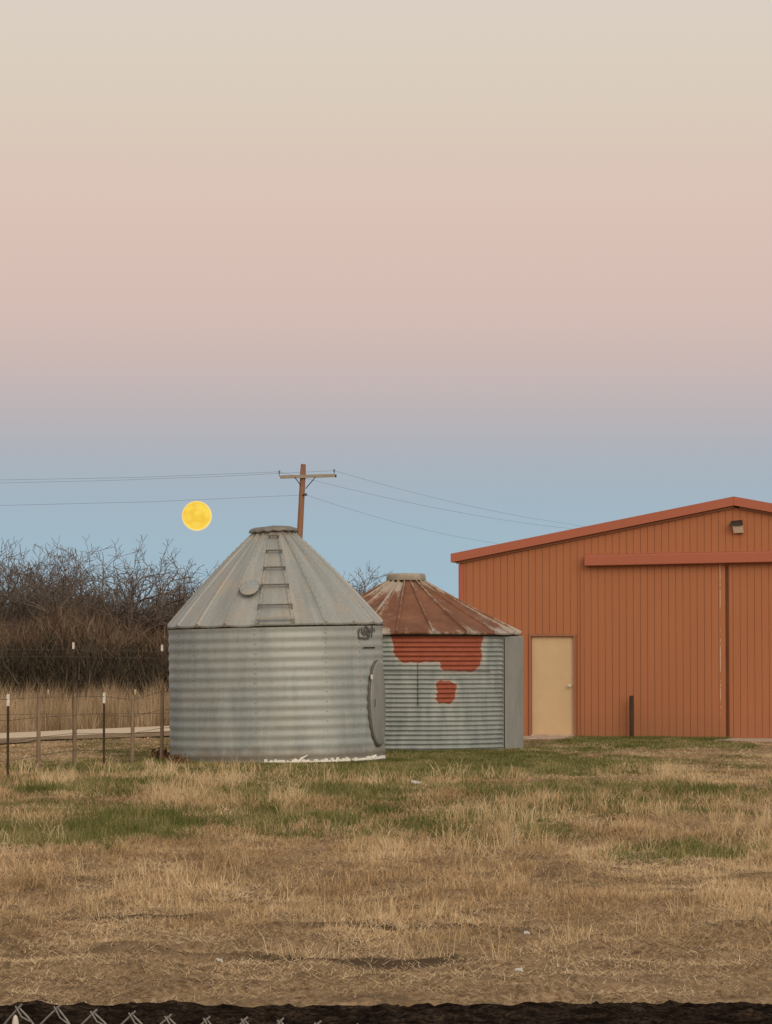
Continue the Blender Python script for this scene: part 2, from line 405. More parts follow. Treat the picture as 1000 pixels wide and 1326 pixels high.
# ------------------------------------------------------------------ grain bins
def corr_wall(R, Ht, pitch, amp, nseg, flare=0., per=8, z0=-.12):
    n = int(round((Ht - z0) / pitch * per)); P = []
    for i in range(n + 1):
        z = z0 + (Ht - z0) * i / n
        P.append((R + flare * (1 - z / Ht) + amp * math.cos(2 * PI * z / pitch), z))
    b = MB(); b.lathe(P, nseg); return b
def roof_mesh(r0, z0, r1, z1, npan, ribh, ribw, bulge=0., phase=0., rings=26, lip=.05, edge_wear=True, dent=0.):
    offs = [(-1, 0), (-.55, 1), (.0, 1.15), (.55, 1), (1, 0)]
    V = []; wear = []; cols = npan * (len(offs) + 4)
    def ringpts(r, z, k_h, w_t, seed):
        for p in range(npan):
            th = phase + 2 * PI * (p - .5) / npan
            w = ribw * min(1, max(.42, r / .9)); half = w / r; step = 2 * PI / npan
            jitter = ((p * 7919) % 13 / 13 - .5)
            for (o, h) in offs:
                a = th + o * half; rr = r + h * ribh * k_h * .45; zz = z + h * ribh * k_h * .9
                V.append((rr * math.sin(a), -rr * math.cos(a), zz)); wear.append(min(1, max(.0, h) * .34 + w_t * (1 + jitter) + jitter * .40))
            for q_ in (.2, .4, .6, .8):
                a = th + half + (step - 2 * half) * q_
                dn = -dent * math.sin(q_ * PI) * (.5 + jitter)
                V.append((r * math.sin(a), -r * math.cos(a), z + dn)); wear.append(w_t * (1 + jitter) + jitter * .30 + (.26 if q_ == .2 else 0))
    rows = 0
    # hanging lip, then the slope
    for (r, z, k, w) in ((r0 - .012, z0 - lip, .15, .6), (r0, z0 - lip * .2, .3, .6)):
        ringpts(r, z, k, w, 0); rows += 1
    for i in range(rings + 1):
        t = i / rings
        r = r0 + (r1 - r0) * t; z = z0 + (z1 - z0) * t + bulge * math.sin(PI * t)
        w = (.50 * max(0, 1 - t / .16) + .60 * max(0, (t - .72) / .28)) if edge_wear else 0
        ringpts(r, z, 1, w, i); rows += 1
    F_ = [(i * cols + k, i * cols + (k + 1) % cols, (i + 1) * cols + (k + 1) % cols, (i + 1) * cols + k) for i in range(rows - 1) for k in range(cols)]
    return V, F_, wear
def roof_obj(name, args, mat, parent, studs=None):
    V, F_, wear = roof_mesh(**args)
    b = MB(); b.add(V, F_, False)
    if studs:
        r0, z0, r1, z1, npan, bulge, phase, nst = studs
        for p in range(npan):
            a = phase + 2 * PI * (p - .5) / npan
            for j in range(nst):
                t = .03 + .9 * j / nst; r = r0 + (r1 - r0) * t + .022; z = z0 + (z1 - z0) * t + bulge * math.sin(PI * t) + .024
                b.box((r * math.sin(a), -r * math.cos(a), z), (.013, .013, .008)); wear += [.9] * 8
    me = bpy.data.meshes.new(name); me.from_pydata(b.v, [], b.f)
    a_ = me.attributes.new('wear', 'FLOAT', 'POINT'); a_.data.foreach_set('value', wear[:len(b.v)])
    me.update(); return link(name, me, mat, parent)

# --- big bin
BD = 51.7; bx = (360.5 - 500) / F * BD
big = empty('grain_bin', (bx, BD, -.02), (0, math.radians(-1.2), 0))
tag(big, 'large pale grey corrugated metal grain bin with steep cone roof and ladder rungs', 'grain bin')
R = 1.705; WH = 2.17
wallb = corr_wall(R, WH, .152, .0062, 160, flare=.012)
for a in (-62, -47, -9, 29, 52):
    ar = math.radians(a)
    for k in range(28):
        zz = .06 + k * .076; wallb.box(((R + .009) * math.sin(ar), -(R + .009) * math.cos(ar), zz), (.016, .016, .016))
wallb.build('wall', M_bin, big)
ph = math.radians(2)
RA = dict(r0=1.724, z0=WH + .02, r1=.335, z1=3.63, npan=20, ribh=.024, ribw=.030, bulge=.045, phase=ph, lip=.045, edge_wear=False, dent=.022)
roof = roof_obj('roof', RA, M_roof, big, studs=(1.724, WH + .02, .335, 3.63, 20, .045, ph, 17))
b = MB(); b.lathe([(1.712, WH - .038), (1.717, WH - .038), (1.717, WH + .0), (1.712, WH)], 96); b.build('eave_shade_band', M_gap, big)  # black ring painted in as the shadow line under the eave
cap = MB()
cap.lathe([(.345, 3.60), (.345, 3.69), (.30, 3.69)], 40)
collar = cap.build('collar', M_darkgalv, big)
cap = MB(); n = 80; vs = []; prof = [(.30, 3.665, 0), (.385, 3.660, 1), (.392, 3.672, 1), (.375, 3.715, .5), (.30, 3.745, 0), (.001, 3.762, 0)]
for (r, z, w) in prof:
    for k in range(n):
        a = 2 * PI * k / n; rr = r + w * .010 * math.sin(a * 14); zz = z + w * .009 * math.sin(a * 14 + 1) + .008 * math.sin(a * 2.0 + .6)
        vs.append((rr * math.sin(a), -rr * math.cos(a), zz))
cap.add(vs, [(i * n + k, i * n + (k + 1) % n, (i + 1) * n + (k + 1) % n, (i + 1) * n + k) for i in range(len(prof) - 1) for k in range(n)], True)
cap.build('roof_cap', M_darkgalv, big)
def slope(t, r0=1.74, z0=WH + .02, r1=.335, z1=3.63, bulge=.045):
    return r0 + (r1 - r0) * t, z0 + (z1 - z0) * t + bulge * math.sin(PI * t)
# ladder rungs bridging two ribs; each narrower further up
for i, (yy) in enumerate((807, 791, 766, 743, 719, 697)):
    t = (808.5 - yy) / (808.5 - 687.5)
    r, z = slope(max(t, .005)); hw = (r * math.tan(PI / 20)) * 1.08 + .01
    b = MB(); up = .062
    c0 = Vector((0, -r - .3 * up, z + up))
    Mz = Matrix.Rotation(ph, 4, 'Z')
    th = .024 if i else .036
    b.box(Mz @ c0, (2 * hw, .030, th), Matrix.Rotation(ph, 3, 'Z'))
    for s_ in (-1, 1):
        p = Mz @ Vector((s_ * (hw - .012), -r - .1 * up, z + up * .45)); b.box(p, (.016, .016, up * 1.1))
    o = b.build('ladder_rung', M_rung if i else M_roof, big)
# round inspection lid lying on the slope
t = .33; r, z = slope(t); a = ph - 2 * PI / 20 * .98
nrm = Vector((1.405 / 2.0 * 1.0, 0, 0))
sl_ = math.atan2(3.63 - WH - .02, 1.74 - .335)
b = MB(); b.lathe([(.145, 0), (.155, 0), (.157, .012), (.145, .018), (.001, .022)], 36)
hat = b.build('inspection_lid', M_roof, big)
hat.rotation_euler = (sl_, 0, a)
hat.location = (math.sin(a) * (r + .02), -math.cos(a) * (r + .02), z + .045)
b = MB(); b.lathe([(.150, 0), (.163, 0), (.163, .007), (.15, .008)], 36); rim = b.build('rim', M_rung, hat)
# oval door following the curve of the wall
def curved(parent_name, az, zc, hw, hh, off, th, mat, parent, shape='ellipse', n=48, RR=R):
    b = MB(); ring = []
    for k in range(n):
        q_ = 2 * PI * k / n; ex = abs(math.cos(q_)) ** .9 * (1 if math.cos(q_) > 0 else -1); ez = math.sin(q_)
        ring.append((hw * ex, hh * ez))
    vs = []; levels = [(1, off), (1, off + th), (.94, off + th + .006), (.6, off + th + .012), (.3, off + th + .014), (.001, off + th + .015)]
    for (sc, o) in levels:
        for (u_, w_) in ring:
            a = az + u_ * sc / RR; r_ = RR + o; vs.append((r_ * math.sin(a), -r_ * math.cos(a), zc + w_ * sc))
    b.add(vs, [(i * n + k, i * n + (k + 1) % n, (i + 1) * n + (k + 1) % n, (i + 1) * n + k) for i in range(len(levels) - 1) for k in range(n)], True)
    return b.build(parent_name, mat, parent)
az = math.radians(69); zc = 1.78 + (840 - 912) / F * 50.9
curved('door_frame', az, zc, .336, .682, .0195, .012, M_rung, big)
dr = curved('door', az + .02, zc, .325, .665, .028, .018, M_plate, big)
b = MB(); a = az - .17; b.box(((R + .07) * math.sin(a), -(R + .07) * math.cos(a), zc + .42), (.03, .05, .07)); b.build('latch', M_tip, dr)
b = MB(); a = az - .13
b.tube([((R + .085) * math.sin(a), -(R + .085) * math.cos(a), zc - .05), ((R + .085) * math.sin(a), -(R + .085) * math.cos(a), zc + .08)], .007); b.build('handle', M_rung, dr)
# dark hand painted scrawl below the eave and a thin slot under it
def stroke(b, pts, w, RR=R + .0155):
    # pts (azimuth radians, z): a thin ribbon hugging the wall
    vs = []
    for i, (a, z) in enumerate(pts):
        p0 = pts[max(i - 1, 0)]; p1 = pts[min(i + 1, len(pts) - 1)]
        tx, tz_ = (p1[0] - p0[0]) * RR, p1[1] - p0[1]; L = math.hypot(tx, tz_) or 1
        nx_, nz = -tz_ / L * w, tx / L * w
        for s_, ro in ((-1, 0), (-1, .003), (1, .003), (1, 0)):
            aa = a + s_ * nx_ / RR; zz = z + s_ * nz
            vs.append(((RR + ro) * math.sin(aa), -(RR + ro) * math.cos(aa), zz))
    fs = [(4 * i + k, 4 * i + k + 1, 4 * i + k + 5, 4 * i + k + 4) for i in range(len(pts) - 1) for k in range(3)]
    b.add(vs, fs)
def binpt(px, py):
    s_ = ((px - 359.0) / F * 51.0) / R * .985
    return (math.asin(max(-1, min(1, s_))), 1.80 + (840 - py) / F * 51.0)
M_ink = noisy('black_paint', (.055, .055, .055), (.12, .12, .115), 14, rough=.7)
b = MB()
ST = [[(470.5, 817), (469.2, 822), (469.6, 828)], [(469.6, 828), (471.5, 829), (474, 828.5)], [(473.5, 815.5), (473.5, 821), (474.5, 823.5)],
      [(476.5, 821), (477.5, 815.5), (479.5, 814), (481, 816), (480.5, 822), (481.5, 828)], [(476, 822), (478, 820.5), (480, 821.5)],
      [(482.5, 816), (483.2, 822), (483.2, 828)], [(483.2, 820), (485, 821), (486, 818), (487.5, 813.5)], [(487, 813), (487.3, 819), (486.2, 824), (486, 828)],
      [(484.5, 819.5), (486.5, 819)], [(489.5, 816), (490.2, 821)], [(474, 828.8), (478, 829.2), (483, 829)], [(475, 824), (478, 824.5), (480, 823.5)]]
for s_ in ST:
    P = [];
    for i in range(len(s_) - 1):
        for k in range(4):
            f_ = k / 4; P.append(binpt(s_[i][0] + (s_[i + 1][0] - s_[i][0]) * f_, s_[i][1] + (s_[i + 1][1] - s_[i][1]) * f_))
    P.append(binpt(*s_[-1])); stroke(b, P, .015)
o = b.build('painted_scrawl', M_ink, big)
b = MB(); stroke(b, [binpt(x_, 841.2) for x_ in (475, 478, 481, 484, 487, 490)], .010); b.build('slot', M_gap, big)
# white foam along the foot of the wall
b = MB(); random.seed(3)
for k in range(150):
    a = math.radians(-6 + 84 * k / 150); hgt = .02 + .05 * random.random() ** 3
    if random.random() < .22: continue
    if 29 < k < 41: hgt += .03 * math.sin((k - 29) / 12 * PI)
    r_ = R + .018 + random.uniform(-.008, .012)
    M3 = Matrix.Rotation(a, 3, 'Z') @ Matrix.Rotation(random.uniform(-.5, .5), 3, 'Y')
    b.box((r_ * math.sin(a), -r_ * math.cos(a), .035 + hgt * .4), (.045, .04, hgt), M3)
a = math.radians(14); r_ = R + .04
b.tube([(r_ * math.sin(a - .03), -r_ * math.cos(a), .03), (r_ * math.sin(a + .0), -r_ * math.cos(a), .10), (r_ * math.sin(a + .06), -r_ * math.cos(a), .15)], [.035, .02, .006], 6)
a = math.radians(33); b.tube([(r_ * math.sin(a), -r_ * math.cos(a), .03), (r_ * math.sin(a + .02), -r_ * math.cos(a), .09)], [.03, .01], 6)
a = math.radians(62); b.tube([(r_ * math.sin(a - .04), -r_ * math.cos(a - .04), .04), (r_ * math.sin(a + .03), -r_ * math.cos(a + .03), .10)], [.03, .012], 6)
b.build('foam_seal', M_foam, big)

# --- small bin
SD = 58.0; smx = (526 - 500) / F * SD
small = empty('grain_bin', (smx, SD, -.02))
tag(small, 'lower corrugated grain bin with rusty brown roof and red paint patches, beside the red barn', 'grain bin')
R2 = 1.955; WH2 = 2.07
# wall material with the red painted patches (object space)
m = Mat('bin_wall_red_patches', .55, .15, .3)
a = m.noise(1.5, (4, 4, 1), 5, .65); g = m.noise(9, (1, 1, 1), 5, .7)
c = m.mix(m.ramp(a, [(.3, 0.), (.7, 1.)]), (.22, .255, .26), (.38, .42, .405))
c = m.mix(m.math('MULTIPLY', m.ramp(g, [(.5, 0.), (.75, 1.)]), .3), c, (.36, .30, .23))
sp = m.n('ShaderNodeSeparateXYZ'); m.l(m.tc.outputs['Object'], sp.inputs[0])
def zpx(py): return 1.80 + (840 - py) / F * 56.05
def xpx(px): return ((px - 500) / F * 56.2) - smx
wob = m.noise(6, (1, 1, 1), 3); wob2 = m.noise(5.3, (1, 1, 1), 3)
Xc = m.math('ADD', sp.outputs['X'], m.math('MULTIPLY', m.math('SUBTRACT', wob, .5), .20))
Zc = m.math('ADD', sp.outputs['Z'], m.math('MULTIPLY', m.math('SUBTRACT', wob2, .5), .12))
def rbox(x0, x1, y0, y1, rd, slant=0.):
    cx, cz = (xpx(x0) + xpx(x1)) / 2, (zpx(y0) + zpx(y1)) / 2; hx, hz_ = abs(xpx(x1) - xpx(x0)) / 2 - rd, abs(zpx(y1) - zpx(y0)) / 2 - rd
    dz = m.math('SUBTRACT', Zc, cz)
    dx = m.math('ADD', m.math('SUBTRACT', Xc, cx), m.math('MULTIPLY', dz, slant))
    ax = m.math('MAXIMUM', m.math('SUBTRACT', m.math('ABSOLUTE', dx), hx), 0.)
    az_ = m.math('MAXIMUM', m.math('SUBTRACT', m.math('ABSOLUTE', dz), hz_), 0.)
    return m.math('SUBTRACT', m.math('SQRT', m.math('ADD', m.math('MULTIPLY', ax, ax), m.math('MULTIPLY', az_, az_))), rd)
dd = m.math('MINIMUM', m.math('MINIMUM', rbox(508, 612, 806, 858, .10, .28), rbox(571, 625, 810, 869.5, .20, -.10)), rbox(563.5, 590, 881, 911, .13))
front = m.math('LESS_THAN', sp.outputs['Y'], 0.)
halo = m.math('MULTIPLY', m.ramp(m.math('ADD', dd, m.math('MULTIPLY', m.math('SUBTRACT', g, .5), .10)), [(.0, 1.), (.085, 0.)]), front)
c = m.mix(m.math('MULTIPLY', halo, .4), c, (.50, .47, .41))
redm = m.math('MULTIPLY', m.math('LESS_THAN', dd, 0.), front)
red = m.mix(m.ramp(g, [(.3, 0.), (.7, 1.)]), (.275, .072, .040), (.34, .105, .062))
c = m.mix(redm, c, red)
m.color(c)
m.l(m.math('SUBTRACT', .15, m.math('MULTIPLY', m.math('MAXIMUM', redm, halo), .15)), m.b.inputs['Metallic'])
corr_wall(R2, WH2, .0803, .017, 160, per=10).build('wall', m.m, small)
RS = dict(r0=2.06, z0=WH2 + .01, r1=.33, z1=3.00, npan=20, ribh=.030, ribw=.030, bulge=-.03, phase=math.radians(4), lip=.03, edge_wear=True, dent=.02)
roof_obj('roof', RS, M_rust, small)
b = MB(); b.lathe([(2.0, WH2 - .05), (2.01, WH2 - .05), (2.01, WH2 - .01), (1.9, WH2)], 96); b.build('eave_shade_band', M_gap, small)  # shade below the roof lip, put in as a black ring
M_cap2 = noisy('cap_sheet', (.24, .215, .175), (.37, .33, .27), 9)
b = MB(); b.lathe([(.25, 3.025), (.352, 3.02), (.356, 3.03), (.352, 3.105), (.335, 3.135), (.30, 3.145), (.001, 3.155)], 48); b.build('roof_cap', M_cap2, small)
b = MB(); b.lathe([(.33, 2.95), (.33, 3.03)], 40); b.build('collar', M_gap, small)
# flat sheet metal door box on the right side
az = math.radians(48); b = MB(); Rz = Matrix.Rotation(az, 3, 'Z'); nrm = Vector((math.sin(az), -math.cos(az), 0)); w = .56
cdp = Vector((1.895, -.78, 0)) - nrm * .2 + Vector((0, 0, (WH2 - .08) / 2))
b.box(cdp, (w, .40, WH2 - .02), Rz)
dp = b.build('door_panel', M_plate, small)
bv = dp.modifiers.new('b', 'BEVEL'); bv.width = .012; bv.segments = 2
tg = Vector((math.cos(az), math.sin(az), 0))
b = MB(); b.box(cdp + nrm * .203 - tg * (w / 2 - .02), (.02, .008, 1.98), Rz); b.build('edge_strip', M_gap, small)
# lap seam and an old hatch line
b = MB()
a = math.asin((xpx(541)) / R2)
b.box(((R2 + .012) * math.sin(a), -(R2 + .012) * math.cos(a), 1.18), (.010, .012, .74)); b.build('lap_seam', M_gap, small)
b = MB()
for k in range(46):
    a = math.radians(-12 + 60 * k / 45); zz = zpx(869.5); 
    b.box(((R2 + .015) * math.sin(a), -(R2 + .015) * math.cos(a), zz), (.03, .01, .010), Matrix.Rotation(a, 3, 'Z'))
b.build('ring_seam', M_rung, small)

# ------------------------------------------------------------------ barn
YAW = -math.atan(.2493)
def bplane(px):
    u = (px - 500) / F; D = 65.81 / (1 + .2493 * u); return Vector((u * D, D))
O = bplane(595)
def bs(px): return (bplane(px) - O).length * (1 if px >= 595 else -1)
def bz(px, py): return 1.78 + (840 - py) / F * bplane(px).y
barn = empty('barn', (O.x, O.y, 0), (0, 0, YAW))
tag(barn, 'red-orange barn with vertical siding, sliding doors and a beige side door', 'barn')
HW = bs(952); FULL = 2 * HW; EZ = bz(595, 729); RZ = bz(952, 657); DEEP = 16
def topz(s): return EZ + (RZ - EZ) * (1 - abs(s - HW) / HW)
dx0, dx1, dtop, dbot = bs(688), bs(743), bz(715, 824), .05
def siding(b, s0, s1, z0f, z1f, y, pitch=.1425, gw=.010, gd=.012, phase=0.):
    # grooved sheet in the plane y; returns groove faces in a second builder
    k = math.floor((s0 - phase) / pitch); s = s0; g = MB()
    edges = [phase + (k + i) * pitch for i in range(int((s1 - s0) / pitch) + 3)]
    for e_ in edges:
        a_, b_ = e_ - gw / 2, e_ + gw / 2
        if b_ <= s0: continue
        if a_ >= s1: break
        e0, e1 = max(a_, s0), min(b_, s1)
        if e0 > s: b.add([(s, y, z0f(s)), (e0, y, z0f(e0)), (e0, y, z1f(e0)), (s, y, z1f(s))], [(0, 1, 2, 3)])
        yy = y + gd
        g.add([(e0, y, z0f(e0)), (e0, yy, z0f(e0)), (e0, yy, z1f(e0)), (e0, y, z1f(e0))], [(0, 1, 2, 3)])
        g.add([(e1, y, z0f(e1)), (e1, yy, z0f(e1)), (e1, yy, z1f(e1)), (e1, y, z1f(e1))], [(3, 2, 1, 0)])
        g.add([(e0, yy, z0f(e0)), (e1, yy, z0f(e1)), (e1, yy, z1f(e1)), (e0, yy, z1f(e0))], [(0, 1, 2, 3)])
        s = e1
    if s < s1: b.add([(s, y, z0f(s)), (s1, y, z0f(s1)), (s1, y, z1f(s1)), (s, y, z1f(s))], [(0, 1, 2, 3)])
    return g
def merge(b, g): b.add(g.v, g.f)
bottom = lambda s: -.05
for k, (s0, s1, zf) in enumerate(((0, dx0 - .05, bottom), (dx0 - .05, dx1 + .05, lambda s: dtop + .045), (dx1 + .05, HW, bottom), (HW, FULL, bottom))):
    if k == 0: fw = MB(); gw_ = MB()
    merge(gw_, siding(fw, s0, s1, zf, topz, 0))
merge(fw, gw_)
# other three walls
fw.add([(0, .01, -.05), (0, DEEP, -.05), (0, DEEP, EZ), (0, .01, EZ)], [(0, 1, 2, 3)])
fw.add([(FULL, .01, -.05), (FULL, DEEP, -.05), (FULL, DEEP, EZ), (FULL, .01, EZ)], [(3, 2, 1, 0)])
fw.add([(0, DEEP, -.05), (FULL, DEEP, -.05), (FULL, DEEP, EZ), (HW, DEEP, RZ), (0, DEEP, EZ)], [(0, 1, 2, 3, 4)])
fw.build('wall', M_barn, barn)
# roof slab, fascia, corner trim
OV = .14; sl = (RZ - EZ) / HW
b = MB()
def rz(s): return RZ - sl * abs(s - HW)
for s0, s1 in ((-OV, HW), (HW, FULL + OV)):
    v8 = []
    for y_ in (-.10, DEEP + .1):
        for s_ in (s0, s1):
            for dz in (.035, .20): v8.append((s_, y_, rz(s_) + dz))
    b.add(v8, [(0, 2, 3, 1), (4, 5, 7, 6), (0, 1, 5, 4), (2, 6, 7, 3), (1, 3, 7, 5), (0, 4, 6, 2)])
b.build('roof', M_trim, barn)
for s0, s1 in ((-OV - .01, HW - .002), (HW + .002, FULL + OV + .01)):
    b = MB(); v8 = []
    for y_ in (-.135, -.103):
        for s_ in (s0, s1):
            for dz in (.035, .212): v8.append((s_, y_, rz(s_) + dz))
    b.add(v8, [(0, 2, 3, 1), (4, 5, 7, 6), (0, 1, 5, 4), (2, 6, 7, 3), (1, 3, 7, 5), (0, 4, 6, 2)])
    # lower hem of the fascia, a thin dark drip edge
    b.build('fascia', M_trim, barn)
    b = MB(); v8 = []
    for y_ in (-.045, -.004):
        for s_ in (s0 + .1, s1):
            for dz in (-.015, .032): v8.append((s_, y_, rz(s_) + dz))
    b.add(v8, [(0, 2, 3, 1), (4, 5, 7, 6), (0, 1, 5, 4), (2, 6, 7, 3), (1, 3, 7, 5), (0, 4, 6, 2)])
    b.build('closure_strip', M_jamb, barn)
b = MB(); b.box((-.004, .03, EZ / 2 - .03), (.012, .13, EZ + .0)); b.box((.04, -.012, EZ / 2 - .03), (.10, .020, EZ)); b.build('corner_trim', M_trim, barn)
# side door with frame and knob, recessed
b = MB(); fwid = .045
b.box((dx0 - fwid / 2, .02, (dtop) / 2), (fwid, .10, dtop), None)
b.box((dx1 + fwid / 2, .02, (dtop) / 2), (fwid, .10, dtop), None)
b.box(((dx0 + dx1) / 2, .02, dtop + .022), (dx1 - dx0 + 2 * fwid, .102, .045), None)
b.build('door_frame', M_jamb, barn)
b = MB(); b.box(((dx0 + dx1) / 2, .055, (dtop + dbot) / 2), (dx1 - dx0 - .004, .045, dtop - dbot - .004))
door = b.build('door', M_door, barn); bv = door.modifiers.new('b', 'BEVEL'); bv.width = .006
b = MB(); kx, kz = bs(738), bz(738, 888)
b.tube([(kx, .033, kz), (kx, -.02, kz)], .014, 10); b.tube([(kx, -.018, kz), (kx, -.03, kz), (kx, -.05, kz), (kx, -.06, kz)], [.02, .034, .034, .018], 14)
b.build('handle', M_tip, door)
b = MB(); b.box(((dx0 + dx1) / 2, .02, .045), (dx1 - dx0, .10, .03)); b.build('threshold', M_con, barn)
# sliding doors
th_l = bz(759, 732); th_r = bz(1000, 727)
def track_z(s): return th_l + (th_r - th_l) * (s - bs(759)) / (bs(1000) - bs(759))
for (p0, p1, yy) in ((752.5, 939.5, -.028), (944.5, 1118, -.026)):
    s0, s1 = bs(p0), bs(p1); b = MB()
    zb = (lambda s: .035) if p0 < 900 else (lambda s: .02)
    zt = lambda s: track_z(s) + .05
    g = siding(b, s0 + .0, s1, zb, zt, yy); merge(b, g)
    for s_, o_ in ((s0, 0), (s1, 1)):
        b.add([(s_, yy, zb(s_)), (s_, -.008, zb(s_)), (s_, -.008, zt(s_)), (s_, yy, zt(s_))], [(0, 1, 2, 3)])
    o = b.build('sliding_door', paint('door_leaf_paint', (.385, .092, .014), (.44, .115, .020), peel=bs(933)), barn)
b = MB(); sg = (bs(939.5) + bs(944.5)) / 2; b.box((sg, -.014, 1.70), (.028, .022, 3.44)); b.build('door_gap', M_seam, barn)
b = MB(); s0, s1 = bs(759), bs(1118)
v8 = []
for y_ in (-.20, -.002):
    for s_ in (s0, s1):
        for dz in (-.02, .185 if y_ < -.1 else .215): v8.append((s_, y_, track_z(s_) + dz))
b.add(v8, [(0, 2, 3, 1), (4, 5, 7, 6), (0, 1, 5, 4), (2, 6, 7, 3), (1, 3, 7, 5), (0, 4, 6, 2)])
tr = b.build('door_track', M_trim, barn); bv = tr.modifiers.new('b', 'BEVEL'); bv.width = .012
# base shadow gap / sill
b = MB(); b.box((HW + .6, -.012, .0), (FULL - 1.3 - 2 * .6, .02, .06))
b.build('sill', M_jamb, barn)
# wall lamp under the gable
lx, lz = bs(956), bz(956, 681)
lampo = empty('wall_lamp', (0, 0, 0)); lampo.parent = barn; lampo.location = (lx, 0, lz)
b = MB(); b.add([(-.13, -.0, .10), (.09, -.0, .12), (.09, -.16, .055), (-.13, -.16, .035), (-.13, 0, .03), (.09, 0, .03), (.12, -.17, .0), (-.15, -.17, -.01)],
      [(0, 1, 2, 3), (3, 2, 6, 7), (0, 3, 7, 4), (1, 5, 6, 2), (4, 7, 6, 5)]); b.build('lamp_hood', M_dark, lampo)
b = MB(); b.add([(-.09, -.15, .0), (.11, -.15, .01), (.12, -.08, -.14), (-.07, -.08, -.145), (-.09, -.01, 0), (.11, -.01, .01), (.12, -.01, -.14), (-.07, -.01, -.145)],
      [(0, 1, 2, 3), (4, 7, 6, 5), (0, 3, 7, 4), (1, 5, 6, 2), (3, 2, 6, 7), (0, 4, 5, 1)]); b.build('lamp_lens', M_lens, lampo)
# concrete pads
b = MB()
def bw(s, y_, z_): return Matrix.Rotation(YAW, 3, 'Z') @ Vector((s, y_, z_)) + Vector((O.x, O.y, 0))
def slab(name, s0, s1, y0, y1, z1, seed, skew=0.):
    b = MB(); rs = random.Random(seed); n = 16; top = []
    for i in range(n + 1): top.append((s0 + (s1 - s0) * i / n, y0 + rs.uniform(-.05, .05) + skew * i / n))
    ring = top + [(s1, y1), (s0, y1)]
    vs = [bw(p[0], p[1], -.1) for p in ring] + [bw(p[0], p[1], z1) for p in ring]; k = len(ring)
    b.add(vs, [tuple(range(k, 2 * k))] + [(i, (i + 1) % k, k + (i + 1) % k, k + i) for i in range(k)])
    return tag(b.build(name, M_con, None), kind='structure')
slab('door_slab', bs(650), bs(750), -2.0, -.003, .030, 5, .9)
slab('concrete_apron', bs(938), bs(1135), -1.6, -.021, .015, 6, -.7)
# dark steel guide post standing before the sliding door
pp = bw(bs(820), -.22, 0)
b = MB(); b.tube([(0, 0, -.1), (0, 0, .83)], .045, 12); b.tube([(0, 0, .83), (0, 0, .85)], [.047, .03], 12)
o = b.build('steel_post', M_post, None); o.location = (pp.x, pp.y, 0)
tag(o, 'short dark rusty steel post standing upright against the sliding barn door', 'post')

# ------------------------------------------------------------------ utility pole and its wires
PD = 143.0; pb_ = at(396.5 - 16.4 + .5, 840, PD); pt = at(393, 601, PD)
# lean: 5.5 px over 97 px of height
base = at(393.5 - 239 / 97 * 5.3 - 2.4, 840, PD); base = Vector((base.x, PD, 0)); axis = (pt - base)
pole = empty('utility_pole', base); tag(pole, 'leaning wooden utility pole with crossarm behind the tall grain bin', 'utility pole')
b = MB(); b.tube([Vector((0, 0, -.5)) - axis * .02 + Vector((0, 0, 0))] + [axis * t for t in (0, .25, .5, .75, .97, 1)], [.155, .15, .145, .138, .130, .125, .105], 12)
b.build('pole', M_wood, pole)
ca = at(363, 618, PD) - base; cb = at(434, 616, PD) - base; dy = Vector((0, -.17, 0)); b = MB()
mid = (ca + cb) / 2 + dy; L = (cb - ca).length; ang = -math.atan2(cb.z - ca.z, cb.x - ca.x)
b.box(mid, (L, .10, .145), Matrix.Rotation(ang, 3, 'Y')); b.build('crossarm', M_arm, pole)
def PX(px, py, dyy=0): return at(px, py, PD) - base + Vector((0, dyy, 0))
for p0, p1 in (((382, 618.5), (390, 629)), ((408.5, 618.5), (396, 633))):
    b = MB(); b.tube([PX(*p0, -.24), PX(*p1, -.2)], .022, 6); b.build('brace', M_dark, pole)
ins = []
for (p, s_) in (((362, 611.5), 1), ((433, 610), 1), ((396.5, 640.8), 1.3)):
    b = MB(); c = PX(*p, -.2)
    for k in range(3): b.tube([c + Vector((0, 0, -.05 + .045 * k)), c + Vector((0, 0, -.03 + .045 * k))], [.055 * s_, .035 * s_], 10)
    b.tube([c + Vector((0, 0, -.20 if p[1] < 630 else -.06)), c + Vector((0, 0, .05))], .012, 6)
    if p[1] > 630: b.tube([c, c + Vector((-.15, .05, 0))], .03, 6)
    b.build('insulator', M_dark, pole)
b = MB(); b.tube([PX(434, 616.5, -.17), PX(436, 616.5, -.17)], .06, 8); b.build('end_bracket', M_dark, pole)
def wire(pts, label, sag=.0):
    b = MB(); P = []
    for i in range(len(pts) - 1):
        a_, c_ = pts[i], pts[i + 1]; L = (c_ - a_).length; n = max(2, int(L / 6))
        for k in range(n): t = k / n; P.append(a_.lerp(c_, t) + Vector((0, 0, -sag * 4 * t * (1 - t) * min(1, L / 60))))
    P.append(pts[-1]); b.tube(P, .0052, 5)
    tag(b.build('power_line', M_wire, None), label, 'cable', 'power lines on the utility pole')
lw = lambda y: at(-600, y, 150)
wire([at(-900, 634, 165), at(0, 621.5, 152), at(362, 611, PD - .2), at(410, 623, PD + 1), at(735, 684, 200), at(900, 702, 235)], 'power line tied to the left end of the crossarm', .25)
wire([at(-900, 639, 165), at(0, 625.5, 152), at(433, 609.5, PD - .2), at(735, 678, 200), at(900, 700, 235)], 'power line tied to the right end of the crossarm', .25)
wire([at(-900, 664, 165), at(0, 654.5, 152), at(396, 640.8, PD - .2), at(640, 703, 200), at(760, 722, 235)], 'lowest power line, fixed to the pole below the crossarm braces', .25)

